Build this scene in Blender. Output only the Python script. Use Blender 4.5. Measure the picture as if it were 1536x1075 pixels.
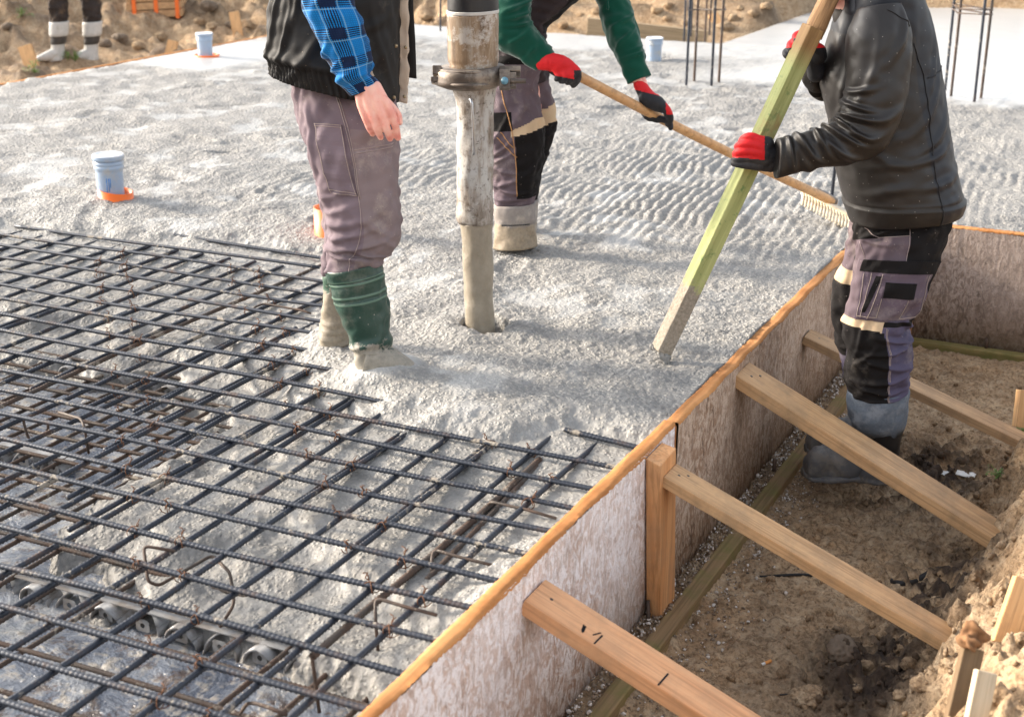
import bpy, bmesh, math, random
import numpy as np
from mathutils import Vector, Matrix
random.seed(7); rng = np.random.default_rng(7)
for o in list(bpy.data.objects): bpy.data.objects.remove(o)
S = bpy.context.scene
COL = S.collection
pi = math.pi

# ------------------------------------------------------------------ camera
F = 2192.75; PITCH = math.radians(19.0853); ROLL = math.radians(.4067); YAW = math.radians(25.4804); HC = 1.6173
CXP, CYP = 768.0, 537.5
def _rz(v):
    c, s = math.cos(YAW), math.sin(YAW)
    return np.array([c*v[0]-s*v[1], s*v[0]+c*v[1], v[2]])
_f = np.array([0, math.cos(PITCH), -math.sin(PITCH)]); _r = np.array([1., 0, 0]); _u = np.cross(_r, _f)
_r2 = math.cos(ROLL)*_r+math.sin(ROLL)*_u; _u2 = -math.sin(ROLL)*_r+math.cos(ROLL)*_u
FW, RT, UP = _rz(_f), _rz(_r2), _rz(_u2)
EYE = np.array([0, 0, HC])
def ray(x, y): return FW*F+RT*(x-CXP)-UP*(y-CYP)
FH = np.array([FW[0], FW[1], 0.]); FH /= np.linalg.norm(FH)
REF = [None]        # when set: distances are those at this picture row, the rest of the figure stands upright above it
def upd(x, y):
    return 1. if REF[0] is None else float((ray(x, REF[0])@FH)/(ray(x, y)@FH))
def at(x, y, d): return EYE+ray(x, y)/F*d*upd(x, y)
def onz(x, y, z):
    r = ray(x, y); return EYE+r*((z-HC)/r[2])
def onx(x, y, X):
    r = ray(x, y); return EYE+r*(X/r[0])
def ony(x, y, Y):
    r = ray(x, y); return EYE+r*(Y/r[1])
def dep(P): return float((np.asarray(P)-EYE)@FW)
cd = bpy.data.cameras.new('camera'); cam = bpy.data.objects.new('camera', cd); COL.objects.link(cam)
cam.matrix_world = Matrix(((RT[0], UP[0], -FW[0], 0), (RT[1], UP[1], -FW[1], 0), (RT[2], UP[2], -FW[2], HC), (0, 0, 0, 1)))
cd.sensor_width = 36; cd.lens = 36*F/1536; cd.clip_start = .05; cd.clip_end = 2000
cd.dof.use_dof = True; cd.dof.focus_distance = 4.7; cd.dof.aperture_fstop = 4.6
S.camera = cam

# ------------------------------------------------------------------ light
SUN_EL, SUN_AZ = math.radians(23), math.radians(96)     # azimuth counter-clockwise from +y
sd = Vector((-math.sin(SUN_AZ)*math.cos(SUN_EL), math.cos(SUN_AZ)*math.cos(SUN_EL), math.sin(SUN_EL)))
sun = bpy.data.lights.new('sun', 'SUN'); so = bpy.data.objects.new('sun', sun); COL.objects.link(so)
sun.energy = 2.0; sun.angle = math.radians(7.0); sun.color = (1, .86, .68)
so.rotation_euler = sd.to_track_quat('Z', 'Y').to_euler(); so.location = (-20, 0, 15)
w = bpy.data.worlds.new('World'); S.world = w; w.use_nodes = True
wn = w.node_tree; bg = wn.nodes['Background']
sky = wn.nodes.new('ShaderNodeTexSky'); sky.sky_type = 'NISHITA'; sky.sun_disc = False
sky.sun_elevation = SUN_EL; sky.sun_rotation = -SUN_AZ; sky.air_density = 1.0; sky.dust_density = 3.0; sky.ozone_density = 1.0
hz_ = wn.nodes.new('ShaderNodeHueSaturation'); hz_.inputs['Saturation'].default_value = .32      # hazy sky
wn.links.new(sky.outputs[0], hz_.inputs['Color']); wn.links.new(hz_.outputs[0], bg.inputs[0]); bg.inputs[1].default_value = .15
S.view_settings.view_transform = 'Standard'; S.view_settings.look = 'None'; S.view_settings.gamma = 1
S.view_settings.use_curve_mapping = False
S.view_settings.exposure = 1.72

# ------------------------------------------------------------------ objects
def thing(name, label, cat, loc=(0, 0, 0), group=None):
    o = bpy.data.objects.new(name, None); COL.objects.link(o); o.location = Vector([float(a) for a in loc]); o.empty_display_size = .1
    return tag(o, label, cat, group)
def tag(o, label, cat, group=None):
    o['label'] = label; o['category'] = cat
    if group: o['group'] = group
    return o
def struct(o, kind='structure', label=None, cat=None):
    o['kind'] = kind
    if label: o['label'] = label
    if cat: o['category'] = cat
    return o
def link(name, me, parent=None, mats=None):
    o = bpy.data.objects.new(name, me); COL.objects.link(o)
    if mats:
        for m in (mats if isinstance(mats, (list, tuple)) else [mats]): me.materials.append(m)
    if parent is not None:
        o.parent = parent
        if parent.type == 'EMPTY': o.matrix_parent_inverse = Matrix.Translation(-parent.location)
    return o
def mesh(name, V, Q, smooth=True, mi=None, uv=None, attr=None):
    V = np.asarray(V, dtype=np.float32).reshape(-1, 3)
    me = bpy.data.meshes.new(name)
    if isinstance(Q, np.ndarray) and Q.ndim == 2:
        n, k = Q.shape
        me.vertices.add(len(V)); me.vertices.foreach_set('co', V.ravel())
        me.loops.add(n*k); me.loops.foreach_set('vertex_index', Q.astype(np.int32).ravel())
        me.polygons.add(n); me.polygons.foreach_set('loop_start', np.arange(0, n*k, k, dtype=np.int32))
        me.update(calc_edges=True)
    else:
        me.from_pydata(V.tolist(), [], Q)
    if smooth: me.polygons.foreach_set('use_smooth', np.ones(len(me.polygons), dtype=bool))
    if mi is not None: me.polygons.foreach_set('material_index', np.asarray(mi, dtype=np.int32))
    if uv is not None:
        ul = me.uv_layers.new(name='UVMap'); li = np.empty(len(me.loops), dtype=np.int32); me.loops.foreach_get('vertex_index', li)
        ul.data.foreach_set('uv', np.asarray(uv, dtype=np.float32)[li].ravel())
    for k_, a in (attr or {}).items():
        at_ = me.attributes.new(k_, 'FLOAT', 'POINT'); at_.data.foreach_set('value', np.asarray(a, dtype=np.float32))
    me.update(); me.validate()
    return me
def grid_quads(nr, nc, wrap=False):
    i = np.arange(nr-1)[:, None]; j = np.arange(nc if wrap else nc-1)[None, :]; j2 = (j+1) % nc
    return np.stack([i*nc+j, i*nc+j2, (i+1)*nc+j2, (i+1)*nc+j], -1).reshape(-1, 4)
class MB:
    """collects shapes into one mesh"""
    def __init__(s): s.v = []; s.f = []; s.m = []; s.sm = []
    def add(s, V, Fc, mi=0, smooth=False):
        b = len(s.v); s.v += [tuple(map(float, p)) for p in V]
        for f in Fc: s.f.append([int(i)+b for i in f]); s.m.append(mi); s.sm.append(smooth)
    def hexa(s, c8, mi=0):   # 8 corners: bottom 4 ccw, top 4
        s.add(c8, [(3, 2, 1, 0), (4, 5, 6, 7), (0, 1, 5, 4), (1, 2, 6, 5), (2, 3, 7, 6), (3, 0, 4, 7)], mi)
    def box(s, lo, hi, mi=0):
        x0, y0, z0 = lo; x1, y1, z1 = hi
        s.hexa([(x0, y0, z0), (x1, y0, z0), (x1, y1, z0), (x0, y1, z0), (x0, y0, z1), (x1, y0, z1), (x1, y1, z1), (x0, y1, z1)], mi)
    def tube(s, pts, r, n=8, mi=0, cap=True, closed=False):
        P = np.asarray(pts, float); m = len(P); R = np.broadcast_to(np.asarray(r, float), (m,))
        T = np.gradient(P, axis=0); T /= np.linalg.norm(T, axis=1)[:, None]+1e-12
        up = np.array([0, 0, 1.]) if abs(T[0, 2]) < .9 else np.array([1., 0, 0])
        a = np.cross(T[0], up); a /= np.linalg.norm(a); V = []
        th = np.arange(n)*2*pi/n
        for i in range(m):
            a = a-T[i]*(a@T[i]); a /= np.linalg.norm(a)+1e-12; b = np.cross(T[i], a)
            V.append(P[i]+R[i]*(np.cos(th)[:, None]*a+np.sin(th)[:, None]*b))
        V = np.concatenate(V); Q = grid_quads(m, n, True).tolist()
        if cap: Q += [list(range(n))[::-1], list(range((m-1)*n, m*n))]
        s.add(V, Q, mi, True)
    def build(s, name, mats, parent=None, bevel=0):
        me = bpy.data.meshes.new(name); me.from_pydata(s.v, [], s.f)
        me.polygons.foreach_set('material_index', np.array(s.m, dtype=np.int32)); me.polygons.foreach_set('use_smooth', np.array(s.sm, dtype=bool))
        bm = bmesh.new(); bm.from_mesh(me); bmesh.ops.recalc_face_normals(bm, faces=bm.faces)
        if bevel:
            bmesh.ops.bevel(bm, geom=[e for e in bm.edges if len(e.link_faces) == 2 and e.calc_face_angle(0) > .6], offset=bevel, segments=2, affect='EDGES', profile=.6)
        bm.to_mesh(me); bm.free(); me.update()
        return link(name, me, parent, mats)
def apply_mods(o):
    dg = bpy.context.evaluated_depsgraph_get(); dg.update()
    me = bpy.data.meshes.new_from_object(o.evaluated_get(dg)); old = o.data
    o.modifiers.clear(); o.data = me; bpy.data.meshes.remove(old); me.name = o.name
    return o

# ------------------------------------------------------------------ noise
def band(seed, n, size, l0, l1, fall=1.0):
    g = np.random.default_rng(seed); k = np.fft.fftfreq(n, size/n); kx, ky = np.meshgrid(k, k, indexing='ij'); kk = np.hypot(kx, ky)
    m = ((kk >= 1/l1) & (kk <= 1/l0))/np.maximum(kk, 1e-6)**fall
    t = np.fft.ifft2(np.fft.fft2(g.standard_normal((n, n)))*m).real
    return (t-t.mean())/t.std()
def samp(t, size, x, y):
    n = t.shape[0]; u = np.asarray(x)/size*n; v = np.asarray(y)/size*n
    i = np.floor(u).astype(int); j = np.floor(v).astype(int); a = u-i; b = v-j; i %= n; j %= n; i1 = (i+1) % n; j1 = (j+1) % n
    return t[i, j]*(1-a)*(1-b)+t[i1, j]*a*(1-b)+t[i, j1]*(1-a)*b+t[i1, j1]*a*b
def sstep(a, b, x):
    t = np.clip((x-a)/(b-a), 0, 1); return t*t*(3-2*t)
def stones(seed, n, size, count, r0, r1, flat=.7):
    g = np.random.default_rng(seed); T = np.zeros((n, n)); px = size/n
    for _ in range(count):
        r = r0+(r1-r0)*g.random()**2.2; cx, cy = g.random(2)*size; k = int(r/px)+1; ci, cj = int(cx/px), int(cy/px)
        ii = np.arange(ci-k, ci+k+1); jj = np.arange(cj-k, cj+k+1); e = .7+.6*g.random()
        d2 = (((ii*px-cx)*e)[:, None]**2+((jj*px-cy)/e)[None, :]**2)/r**2
        h = r*flat*np.sqrt(np.clip(1-d2, 0, 1)); sl = np.ix_(ii % n, jj % n); T[sl] = np.maximum(T[sl], h)
    return T
NB = band(3, 512, 6.0, .15, 1.5, 1.2); NM = band(4, 1024, 4.0, .03, .2, 1.0); NF = band(5, 1024, 3.0, .008, .03, .3)
CL = band(6, 512, 1.0, .04, .22, 1.2)
def poly_sd(x, y, poly, closed=True):
    P = np.asarray(poly, float); d = np.full(x.shape, 1e9); inside = np.zeros(x.shape, bool); n = len(P)
    for i in range(n if closed else n-1):
        a, b = P[i], P[(i+1) % n]; e = b-a; t = np.clip(((x-a[0])*e[0]+(y-a[1])*e[1])/(e@e), 0, 1)
        d = np.minimum(d, np.hypot(x-a[0]-t*e[0], y-a[1]-t*e[1]))
        c = ((a[1] > y) != (b[1] > y)) & (x < (b[0]-a[0])*(y-a[1])/(b[1]-a[1]+1e-12)+a[0]); inside ^= c
    return np.where(inside, d, -d)

# ------------------------------------------------------------------ materials
def lin(r, g, b):
    f = lambda c: (c/255/12.92 if c/255 <= .04045 else ((c/255+.055)/1.055)**2.4)
    return (f(r), f(g), f(b), 1)
class G:
    def __init__(s, name):
        s.m = bpy.data.materials.new(name); s.m.use_nodes = True; s.nt = s.m.node_tree; s.b = s.nt.nodes['Principled BSDF']
        s.tc = s.nt.nodes.new('ShaderNodeTexCoord'); s.obj = s.tc.outputs['Object']; s.uv = s.tc.outputs['UV']
    def n(s, t): return s.nt.nodes.new('ShaderNode'+t)
    def put(s, sock, v):
        if isinstance(v, bpy.types.NodeSocket): s.nt.links.new(v, sock)
        else: sock.default_value = v
    def vec(s, v=None, sc=(1, 1, 1), rot=(0, 0, 0)):
        m = s.n('Mapping'); s.put(m.inputs[0], v or s.obj); m.inputs['Scale'].default_value = sc; m.inputs['Rotation'].default_value = rot; return m.outputs[0]
    def noise(s, sc, det=4, ro=.55, v=None, dist=0):
        x = s.n('TexNoise'); s.put(x.inputs['Vector'], v or s.obj); x.inputs['Scale'].default_value = sc; x.inputs['Detail'].default_value = det
        x.inputs['Roughness'].default_value = ro; x.inputs['Distortion'].default_value = dist; return x.outputs[0]
    def voro(s, sc, v=None, feat='F1', out='Distance', rnd=1):
        x = s.n('TexVoronoi'); x.feature = feat; s.put(x.inputs['Vector'], v or s.obj); x.inputs['Scale'].default_value = sc; x.inputs['Randomness'].default_value = rnd
        return x.outputs[out]
    def wave(s, sc, v=None, dist=0, det=2, dsc=1, dirn='X'):
        x = s.n('TexWave'); x.bands_direction = dirn; s.put(x.inputs['Vector'], v or s.obj); x.inputs['Scale'].default_value = sc; x.inputs['Distortion'].default_value = dist
        x.inputs['Detail'].default_value = det; x.inputs['Detail Scale'].default_value = dsc; return x.outputs['Fac']
    def ramp(s, f, st, interp='LINEAR'):
        r = s.n('ValToRGB'); s.put(r.inputs[0], f); r.color_ramp.interpolation = interp; e = r.color_ramp.elements
        while len(e) < len(st): e.new(.5)
        for i, (p, c) in enumerate(st): e[i].position = p; e[i].color = c if not isinstance(c, (int, float)) else (c, c, c, 1)
        return r.outputs[0]
    def mix(s, f, a, b, mode='MIX'):
        x = s.n('Mix'); x.data_type = 'RGBA'; x.blend_type = mode; s.put(x.inputs[0], f); s.put(x.inputs[6], a); s.put(x.inputs[7], b); return x.outputs[2]
    def math(s, op, a, b=0.0, clamp=False):
        x = s.n('Math'); x.operation = op; s.put(x.inputs[0], a); s.put(x.inputs[1], b); x.use_clamp = clamp; return x.outputs[0]
    def attr(s, nm):
        x = s.n('Attribute'); x.attribute_name = nm; return x.outputs['Fac']
    def bump(s, h, st=.5, d=.01, nrm=None):
        x = s.n('Bump'); s.put(x.inputs['Height'], h); s.put(x.inputs['Strength'], st); x.inputs['Distance'].default_value = d
        if nrm: s.put(x.inputs['Normal'], nrm)
        return x.outputs[0]
    def sep(s, v):
        x = s.n('SeparateXYZ'); s.put(x.inputs[0], v); return x.outputs
    def fin(s, col=None, ro=None, nrm=None, metal=None, spec=None, sheen=None, sss=None):
        i = s.b.inputs
        if col is not None: s.put(i['Base Color'], col)
        if ro is not None: s.put(i['Roughness'], ro)
        if nrm is not None: s.put(i['Normal'], nrm)
        if metal is not None: s.put(i['Metallic'], metal)
        if spec is not None: s.put(i['Specular IOR Level'], spec)
        if sheen is not None: i['Sheen Weight'].default_value = sheen; i['Sheen Roughness'].default_value = .5
        if sss is not None: i['Subsurface Weight'].default_value = sss; i['Subsurface Radius'].default_value = (.01, .004, .002); i['Subsurface Scale'].default_value = .6
        return s.m

def m_concrete():
    g = G('wet_concrete'); wet = g.attr('wet')
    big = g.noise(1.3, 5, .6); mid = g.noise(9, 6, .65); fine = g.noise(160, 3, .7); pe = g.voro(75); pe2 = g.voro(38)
    c = g.ramp(big, [(.32, (.205, .20, .19, 1)), (.68, (.31, .296, .273, 1))])
    c = g.mix(g.ramp(mid, [(.35, .0), (.65, .4)]), c, (.35, .338, .315, 1))
    pc = g.voro(75, out='Color')
    hs = g.sep(pc)[0]
    c = g.mix(g.ramp(hs, [(.55, 0.), (.95, .5)]), c, (.46, .42, .36, 1))
    c = g.mix(g.math('MULTIPLY', g.ramp(pe, [(.36, 0.), (.62, .6)]), g.math('SUBTRACT', 1.0, wet)), c, (.17, .165, .16, 1))  # pits between pebbles painted dark, crevice shade put into the paste colour
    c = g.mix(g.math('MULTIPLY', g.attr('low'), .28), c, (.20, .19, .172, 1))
    c = g.mix(g.ramp(fine, [(.35, .35), (.6, 0.)]), c, (.2, .195, .19, 1))
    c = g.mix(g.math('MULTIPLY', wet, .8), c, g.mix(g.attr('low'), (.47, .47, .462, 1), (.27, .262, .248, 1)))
    h = g.math('ADD', g.math('MULTIPLY', g.ramp(pe, [(0, 1.), (.55, 0.)], 'EASE'), .55), g.math('MULTIPLY', g.ramp(pe2, [(.05, 1.), (.6, 0.)], 'EASE'), .6))
    h = g.math('ADD', h, g.math('MULTIPLY', fine, .5))
    keep = g.math('SUBTRACT', 1.0, g.math('MULTIPLY', wet, .93))
    nrm = g.bump(h, keep, .0075)
    ro = g.math('SUBTRACT', g.math('MULTIPLY_ADD', mid, .3), 0.0)
    ro = g.ramp(mid, [(.3, .55), (.7, .8)])
    ro = g.mix(wet, ro, (.27, .27, .27, 1))
    return g.fin(c, ro, nrm, spec=.4)
def m_soil(name='soil', far=False):
    g = G(name); big = g.noise(1.1 if not far else .35, 5, .6); mid = g.noise(6, 7, .7); fine = g.noise(70, 4, .75); v = g.voro(32); damp = g.attr('damp')
    c = g.ramp(mid, [(.3, lin(146, 118, 88)), (.5, lin(178, 149, 116)), (.68, lin(202, 176, 143))])
    c = g.mix(g.ramp(big, [(.4, 0.), (.62, .55)]), c, lin(150, 132, 110))
    c = g.mix(g.ramp(fine, [(.38, .7), (.55, 0.)]), c, lin(92, 72, 54)); c = g.mix(g.ramp(g.noise(22, 5, .75), [(.5, 0.), (.66, .5)]), c, lin(206, 186, 158))
    c = g.mix(damp, c, g.ramp(g.noise(25, 5, .7), [(.35, lin(46, 37, 31)), (.7, lin(86, 70, 57))]))
    h = g.math('ADD', g.math('MULTIPLY', mid, .8), g.math('ADD', g.math('MULTIPLY', fine, .5), g.math('MULTIPLY', g.ramp(v, [(0, 1.), (.5, 0.)]), .35)))
    return g.fin(c, g.mix(damp, (.95, .95, .95, 1), (.6, .6, .6, 1)), g.bump(h, .75, .03), spec=.25)
def m_wood(name, a, b, axis=0, ro=.65, dirt=None, dirtamt=.5, grain=1.0, knots=True):
    """planed or sawn timber; axis = direction of the grain in object space"""
    g = G(name); sc = [26*grain]*3; sc[axis] = 1.1
    gr = g.noise(1, 6, .62, g.vec(sc=tuple(sc)), .5); sc2 = [90*grain]*3; sc2[axis] = 3.
    gf = g.noise(1, 3, .6, g.vec(sc=tuple(sc2)))
    c = g.ramp(gr, [(.28, a), (.7, b)])
    c = g.mix(g.ramp(gf, [(.36, .5), (.52, 0.)]), c, tuple(x*.55 for x in a[:3])+(1,))
    if knots:
        s3 = [7.]*3; s3[axis] = 2.6
        kn = g.voro(1, g.vec(sc=tuple(s3)))
        c = g.mix(g.ramp(kn, [(.03, .9), (.12, 0.)]), c, tuple(x*.35 for x in a[:3])+(1,))
    if dirt is not None:
        c = g.mix(g.math('MULTIPLY', g.ramp(g.noise(7, 6, .7), [(.45, 0.), (.68, 1.)]), dirtamt), c, dirt)
    h = g.math('ADD', gr, g.math('MULTIPLY', gf, .6))
    return g.fin(c, ro, g.bump(h, .45, .004), spec=.3)
def m_osb(name, pale, mid, dark, palea):
    g = G(name)
    n1 = g.noise(1, 4, .65, g.vec(sc=(30, 20, 14), rot=(.12, 0, 0)), 2.4); n2 = g.noise(1, 3, .6, g.vec(sc=(30, 38, 13), rot=(.75, 0, 0)), 1.4); n3 = g.noise(1, 3, .6, g.vec(sc=(30, 40, 13), rot=(-.6, 0, 0)), 1.4)
    big = g.noise(2.0, 5, .65); fl = g.noise(110, 3, .7)
    c = g.mix(g.ramp(n1, [(.44, 0.), (.56, 1.)]), mid, pale)
    c = g.mix(g.ramp(n2, [(.54, 0.), (.66, .8)]), c, dark); c = g.mix(g.ramp(n3, [(.56, 0.), (.66, .9)]), c, pale)
    c = g.mix(g.ramp(big, [(.36, 0.), (.62, palea)]), c, pale)
    c = g.mix(g.ramp(g.noise(1, 5, .7, g.vec(sc=(9, 6, 4.5))), [(.54, 0.), (.72, .6)]), c, dark)
    c = g.mix(g.ramp(g.noise(2.4, 6, .75), [(.57, 0.), (.70, .4)]), c, tuple(x*.7 for x in dark[:3])+(1,))
    c = g.mix(g.ramp(fl, [(.30, .6), (.40, 0.)]), c, dark)
    for sc_, rt in (((30, 26, 60), .35), ((30, 60, 22), -.2)):
        crk = g.noise(1, 4, .7, g.vec(sc=sc_, rot=(rt, 0, 0)), 2.)
        c = g.mix(g.ramp(g.math('ABSOLUTE', g.math('SUBTRACT', crk, .5)), [(0, .65), (.012, 0.)]), c, tuple(x*.4 for x in dark[:3])+(1,))
    h = g.math('ADD', n1, g.math('ADD', g.math('MULTIPLY', n2, .7), g.math('MULTIPLY', fl, .3)))
    return g.fin(c, .8, g.bump(h, .8, .006), spec=.2)
def m_steel(name, base, rust, amt, ro=.42, metal=.55, lo=.5):
    g = G(name); n = g.noise(9, 5, .7); f = g.noise(120, 3, .7)
    mask = g.ramp(g.math('ADD', g.math('MULTIPLY', n, .75), g.math('MULTIPLY', f, .25)), [(lo, 0.), (lo+.14, amt)])
    c = g.mix(mask, base, g.mix(f, rust, tuple(x*.45 for x in rust[:3])+(1,)))
    cem = g.ramp(g.math('ADD', g.math('MULTIPLY', g.noise(5, 5, .75), .7), g.math('MULTIPLY', g.noise(55, 4, .7), .3)), [(.565, 0.), (.60, .85)]); c = g.mix(cem, c, lin(150, 140, 126)); mask = g.math('MAXIMUM', mask, cem)
    return g.fin(c, g.mix(mask, (ro,)*3+(1,), (.85,)*3+(1,)), g.bump(f, .25, .002), metal=g.math('SUBTRACT', metal, g.math('MULTIPLY', mask, metal)))
def m_cloth(name, col, var=.25, dirt=None, dirtamt=.3, ro=.85, weave=900, spec=.2, sheen=0, dlo=.52, wst=.25):
    g = G(name); n = g.noise(5, 5, .6); f = g.noise(60, 4, .7)
    c = g.mix(g.ramp(n, [(.3, 0.), (.7, 1.)]), tuple(x*(1-var) for x in col[:3])+(1,), tuple(min(1, x*(1+var)) for x in col[:3])+(1,))
    if dirt is not None:
        c = g.mix(g.math('MULTIPLY', g.ramp(g.noise(9, 6, .75), [(dlo, 0.), (dlo+.2, 1.)]), dirtamt), c, dirt)
        c = g.mix(g.ramp(g.voro(45), [(.035, .8), (.06, 0.)]), c, dirt)
    h = g.math('ADD', g.noise(weave, 2, .5), g.math('MULTIPLY', f, .6))
    return g.fin(c, ro, g.bump(h, wst, .002), spec=spec, sheen=sheen)
def m_plain(name, col, ro=.5, spec=.5, metal=0, n=40, amt=.25, dirt=None, dlo=.5, damt=.6, bst=.2, bd=.002):
    g = G(name); a = g.noise(n, 5, .65)
    c = g.mix(a, tuple(x*(1-amt) for x in col[:3])+(1,), tuple(min(1, x*(1+amt)) for x in col[:3])+(1,))
    if dirt is not None: c = g.mix(g.math('MULTIPLY', g.ramp(g.noise(14, 6, .7), [(dlo, 0.), (dlo+.14, 1.)]), damt), c, dirt)
    return g.fin(c, ro, g.bump(a, bst, bd), metal=metal, spec=spec)
# ------------------------------------------------------------------ materials in use
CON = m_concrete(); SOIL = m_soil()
MUDC = lin(168, 160, 146)
STEEL = m_steel('blue_steel', (.026, .031, .043, 1), (.11, .055, .03, 1), .85, .42, .35, lo=.53)
RUST = m_steel('rusty_steel', (.07, .055, .045, 1), (.12, .066, .042, 1), .75, .6, .3, lo=.42)
WIRE = m_plain('rusty_wire', (.13, .055, .025, 1), .7, .3, 0)
WOOD_N = m_wood('pine', lin(176, 134, 92), lin(206, 170, 128), 0, .6, lin(128, 108, 84), .65)
WOOD_V = m_wood('pine_upright', lin(190, 132, 84), lin(218, 166, 116), 2, .6, lin(150, 124, 100), .4)
WOOD_O = m_wood('fresh_pine', lin(204, 144, 98), lin(222, 174, 132), 0, .55, lin(168, 132, 100), .6)
WOOD_G = m_wood('green_mossy_wood', lin(120, 98, 70), lin(160, 134, 100), 1, .85, lin(112, 112, 60), .75)
EDGE = m_wood('raw_board_edge', lin(170, 112, 62), lin(204, 150, 98), 1, .9, lin(150, 92, 44), .6, .5, False)
OSB_W = m_osb('whitewashed_board', lin(240, 236, 238), lin(194, 166, 150), lin(142, 112, 92), .55)
OSB_B = m_osb('weathered_board', lin(200, 180, 162), lin(156, 128, 106), lin(104, 82, 66), .42)

# ------------------------------------------------------------------ wet concrete slab
STN = stones(11, 1024, 3.0, 26000, .0045, .013, .62)
MESHP = [(-9, 4.86), (-5.4, 4.86), (-4.8, 4.88), (-4.45, 4.93), (-4.1, 5.02), (-3.7, 5.06), (-3.25, 5.14), (-2.95, 4.9), (-2.78, 4.5), (-2.72, 4.12), (-2.58, 3.98), (-2.42, 3.86), (-2.3, 3.72),
         (-2.14, 3.6), (-1.95, 3.53), (-1.75, 3.55), (-1.6, 3.63), (-1.3, 3.74), (-1.3, 0), (-9, 0)]
BARE = [(-6, 3.82), (-3.75, 3.76), (-3.2, 3.72), (-2.9, 3.58), (-2.72, 3.35), (-2.78, 3.12), (-2.70, 2.92), (-2.6, 2.72), (-2.45, 2.60), (-2.3, 2.53), (-2.05, 2.47), (-1.8, 2.44), (-1.62, 2.40), (-1.5, 2.28), (-1.43, 2.0), (-1.4, 1), (-6, 1)]
HOSE_D = dep(onz(720, 484, .045)); HOLE = onz(720, 484, .045)[:2]+RT[:2]*.02
FOOT1 = onz(566, 548, .05); FOOT1B = onz(596, 545, .05)
DENTS = [(rng.uniform(-6.5, -1.7), rng.uniform(4.6, 9.5), rng.uniform(.06, .2), rng.uniform(.03, .08), rng.uniform(0, 3.1), rng.uniform(.006, .016)) for _ in range(46)]
def slab_h(x, y):
    und = samp(NB, 6, x, y); mid = samp(NM, 4, x, y); fin = samp(NF, 3, x+.7, y+.3); st = samp(STN, 3, x, y)
    wn_ = samp(NB, 6, x*1.3+2.1, y*.9+.4)+.5*samp(NB, 6, x*2.3+1, y*2.1)
    wet = sstep(.5, 1.9, wn_)*.45*sstep(-1.2, -2.2, x+0*y)
    # far finished zone beyond the rebar cages: smooth and wet
    far = sstep(10.1, 10.7, y+.12*und+.10*(x+2.5))*sstep(-4.1, -3.0, x-.25*(y-10.4)); far2 = sstep(12.2, 12.6, y+.1*und)*sstep(-4.6, -4.1, x)
    left = sstep(8.9, 9.4, y+.15*und)*sstep(-6.6, -7.1, x)*sstep(11.2, 10.4, y)
    back = sstep(11.4, 11.9, y+.1*und)
    wetf = np.maximum.reduce([far, far2, left*.9, back*.7]); wet = np.maximum(wet, wetf)
    rough = 1-.9*wet
    h = .040+.0075*und*rough+.0016*mid*rough+(st*.75+.0010*fin)*rough*(.5+.5*sstep(-1., .6, samp(NB, 6, x+3, y+1)))
    # furrows the rake has left
    c, s = math.cos(math.radians(-9)), math.sin(math.radians(-9))
    for (cx, cy, ax, ay, rot, lam, am) in ((-1.95, 7.0, 1.15, 1.3, 6.5, .052, .0062), (-3.9, 6.5, .9, .7, 5, .056, .004), (-1.1, 8.2, 1.0, .8, 3, .06, .005)):
        r = math.radians(rot); u = (x-cx)*math.cos(r)+(y-cy)*math.sin(r); v = -(x-cx)*math.sin(r)+(y-cy)*math.cos(r)
        msk = np.exp(-(u/ax)**4-(v/ay)**4)*sstep(-1.5, -.2, und)
        ph = 2*pi*(u+.005*und+.0025*mid)/lam; h = h-msk*.8*(st*.75+.0016*mid)*rough
        h = h+msk*am*(np.sin(ph)+.15*np.sin(2*ph+1))
    # dents, drag marks and boot holes half closed again
    for (cx, cy, rx, ry, rot, dp) in DENTS:
        c, s = math.cos(rot), math.sin(rot); u = ((x-cx)*c+(y-cy)*s)/rx; v = (-(x-cx)*s+(y-cy)*c)/ry; q = u*u+v*v
        k = np.exp(-q*q); h = h-dp*k*(1+.3*mid)+dp*.55*np.exp(-((np.sqrt(q)-1.35)/.3)**2)*rough
    d = poly_sd(x, y, MESHP)+.014*mid+.06*und
    edge = sstep(-.17, .10, d)
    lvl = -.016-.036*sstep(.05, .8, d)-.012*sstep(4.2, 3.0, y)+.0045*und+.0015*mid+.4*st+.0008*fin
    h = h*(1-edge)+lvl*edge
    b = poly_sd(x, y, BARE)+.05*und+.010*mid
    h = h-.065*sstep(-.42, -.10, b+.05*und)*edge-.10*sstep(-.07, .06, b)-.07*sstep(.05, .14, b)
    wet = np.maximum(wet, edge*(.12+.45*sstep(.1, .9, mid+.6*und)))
    # concrete lying against the boards, the sunk hose and the boots
    h = h+.004*np.exp(-((x+1.30)/.05)**2)*(1-edge)*(x < -1.29)
    r = np.hypot(x-HOLE[0], y-HOLE[1])+.004*mid; h = h-.17*sstep(.088, .066, r)+.014*np.exp(-((r-.15)/.07)**2)
    for (q, rad, am) in ((FOOT1, .10, .05), (FOOT1B, .085, .055), (onz(498, 500, .04), .1, .035), (onz(780, 366, .05), .13, .03), (onz(1000, 545, .05), .05, .012)):
        r = np.hypot(x-q[0], y-q[1]); k = np.exp(-(r/rad)**2); h = h*(1-.4*k)+am*k; wet = np.maximum(wet, .85*np.exp(-(r/(rad*.9))**4) if am > .04 else 0*r)
    return h, wet, edge
def axis(*seg):
    out = []
    for a, b, st in seg: out.append(np.arange(a, b-st*.3, st))
    out.append([seg[-1][1]]); return np.concatenate(out)
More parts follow.
